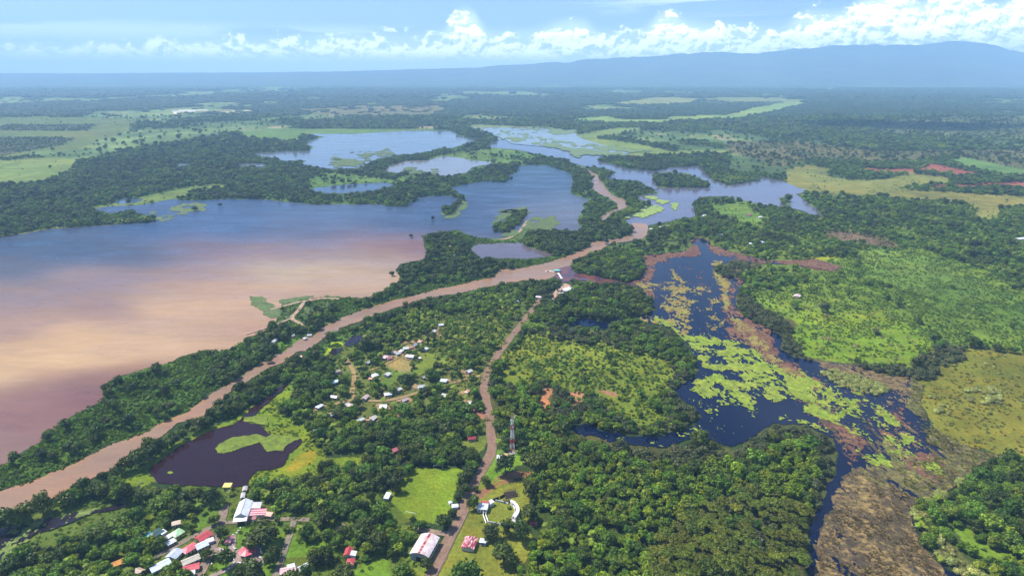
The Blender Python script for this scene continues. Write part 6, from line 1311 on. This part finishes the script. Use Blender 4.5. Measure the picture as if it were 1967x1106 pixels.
# ------------------------------------------------------------------ mountains
prof = np.array([(-1500,141),(-400,141),(0,141),(150,141),(300,140),(500,139),(700,136),(900,130),(1000,124),(1090,118),(1150,112),(1200,110),(1320,104),(1390,98),(1450,103),(1520,93),(1600,89),(1680,86),(1750,84),(1830,83),(1885,83),(1925,92),(1967,101),(2100,109),(2300,96),(3500,110)], float)
my = 21500.; nu, nv = 520, 46
um = np.linspace(-1500, 3500, nu); top = (np.interp(um, prof[:, 0], prof[:, 1]))
rowsY = np.linspace(15500, 24500, nv); XX = np.zeros((nv, nu)); YY = XX.copy(); ZZ = XX.copy()
tx = (um-CX)/F
_, ytop = np.zeros(nu), None
for j, yy in enumerate(rowsY):
    d_ = yy/(cp + 0*tx)          # depth along the view is nearly the distance northwards
    XX[j] = tx*yy*.941; YY[j] = yy
el = np.tan(np.arctan((CY-top)/F)-PITCH)                          # slope of the crest against the horizon
crest = H + el*my*1.0 + (fbm(um/34, um*0, 91, 5, .62)-.5)*190*np.clip((um-800)/400, .15, 1)
ridge = 1-np.abs(2*fbm(XX/1500, YY/2600, 61, 5, .5)-1); rel = fbm(XX/420, YY/800, 62, 5, .55)
env = np.clip((YY-15500)/(my-15500), 0, 1)**1.25*np.where(YY > my, np.clip(1-(YY-my)/7000, .4, 1), 1)
ZZ = np.maximum(crest, 60)[None, :]*env*(.74+.26*ridge+.16*(rel-.5)*(1-env*.75)*2)
ZZ = np.where(np.abs(YY-my) < 110, crest[None, :]*(.985+.03*rel), np.minimum(ZZ, crest[None, :]*1.0*(YY/my)))-3
ii = np.arange(nu*nv).reshape(nv, nu)
me = mesh_np('mountains', np.stack([XX, YY, ZZ], -1).reshape(-1, 3), np.stack([ii[:-1, :-1], ii[:-1, 1:], ii[1:, 1:], ii[1:, :-1]], -1).reshape(-1, 4))
m, t, bs = mat('mountain_forest'); c = mixc(t, remap(t, noise_val(t, .0012, 8, .65), .45, .62, 0, 1), (.025, .05, .022), (.07, .09, .04)); c = mixc(t, remap(t, noise_val(t, .006, 6, .7), .55, .7, 0, .6), c, (.12, .13, .07))
t.links.new(c, bs.inputs['Base Color']); bs.inputs['Roughness'].default_value = 1; bump(t, bs, noise_val(t, .004, 8, .7), 120, 1)
link('mountains', me, m)['kind'] = 'structure'

CM, t, bs = mat('cloud'); bs.inputs['Base Color'].default_value = (.93, .94, .96, 1); bs.inputs['Roughness'].default_value = 1; bs.inputs['Specular IOR Level'].default_value = 0
# a small cloud high overhead whose shadow darkens a patch of the plain on the right
sx_, sy_ = P(1752, 242); tt = 2300/SUN3[2]; v_, f_ = ICO2; b = NP()
for (dx, dy, r0) in ((-420, 0, 210), (-200, 60, 250), (60, -20, 300), (330, 60, 240), (560, 30, 170), (-20, 120, 200)):
    b.add(v_*np.array([r0, r0*1.15, r0*.4])*(1+.2*(fbm(v_[:, 0]*2+dx, v_[:, 1]*2, 3, 3)-.5))[:, None]+np.array([dx, dy, 0]), f_, 1)
me = b.mesh('small_cloud'); o = link('small_cloud', me, CM); o.location = (sx_+SUN3[0]*tt, sy_+SUN3[1]*tt, 2300); tag(o, 'small cloud overhead above the right plain', None, None, 'stuff')

# ------------------------------------------------------------------ the air
hz = MB().box(-40000, 40000, -2500, 26000, -4, 1420)
m = bpy.data.materials.new('haze'); m.use_nodes = True; t = m.node_tree; t.nodes.remove(t.nodes['Principled BSDF'])
pvn = node(t, 'ShaderNodeVolumePrincipled'); pvn.inputs['Color'].default_value = (.42, .70, 1, 1); pvn.inputs['Density'].default_value = 7.4e-5; pvn.inputs['Anisotropy'].default_value = 0.0
out = [n for n in t.nodes if n.type == 'OUTPUT_MATERIAL'][0]; t.links.new(pvn.outputs[0], out.inputs['Volume'])
o = hz.build('haze', m); o['kind'] = 'stuff'; o['label'] = 'blue haze lying over the plain'
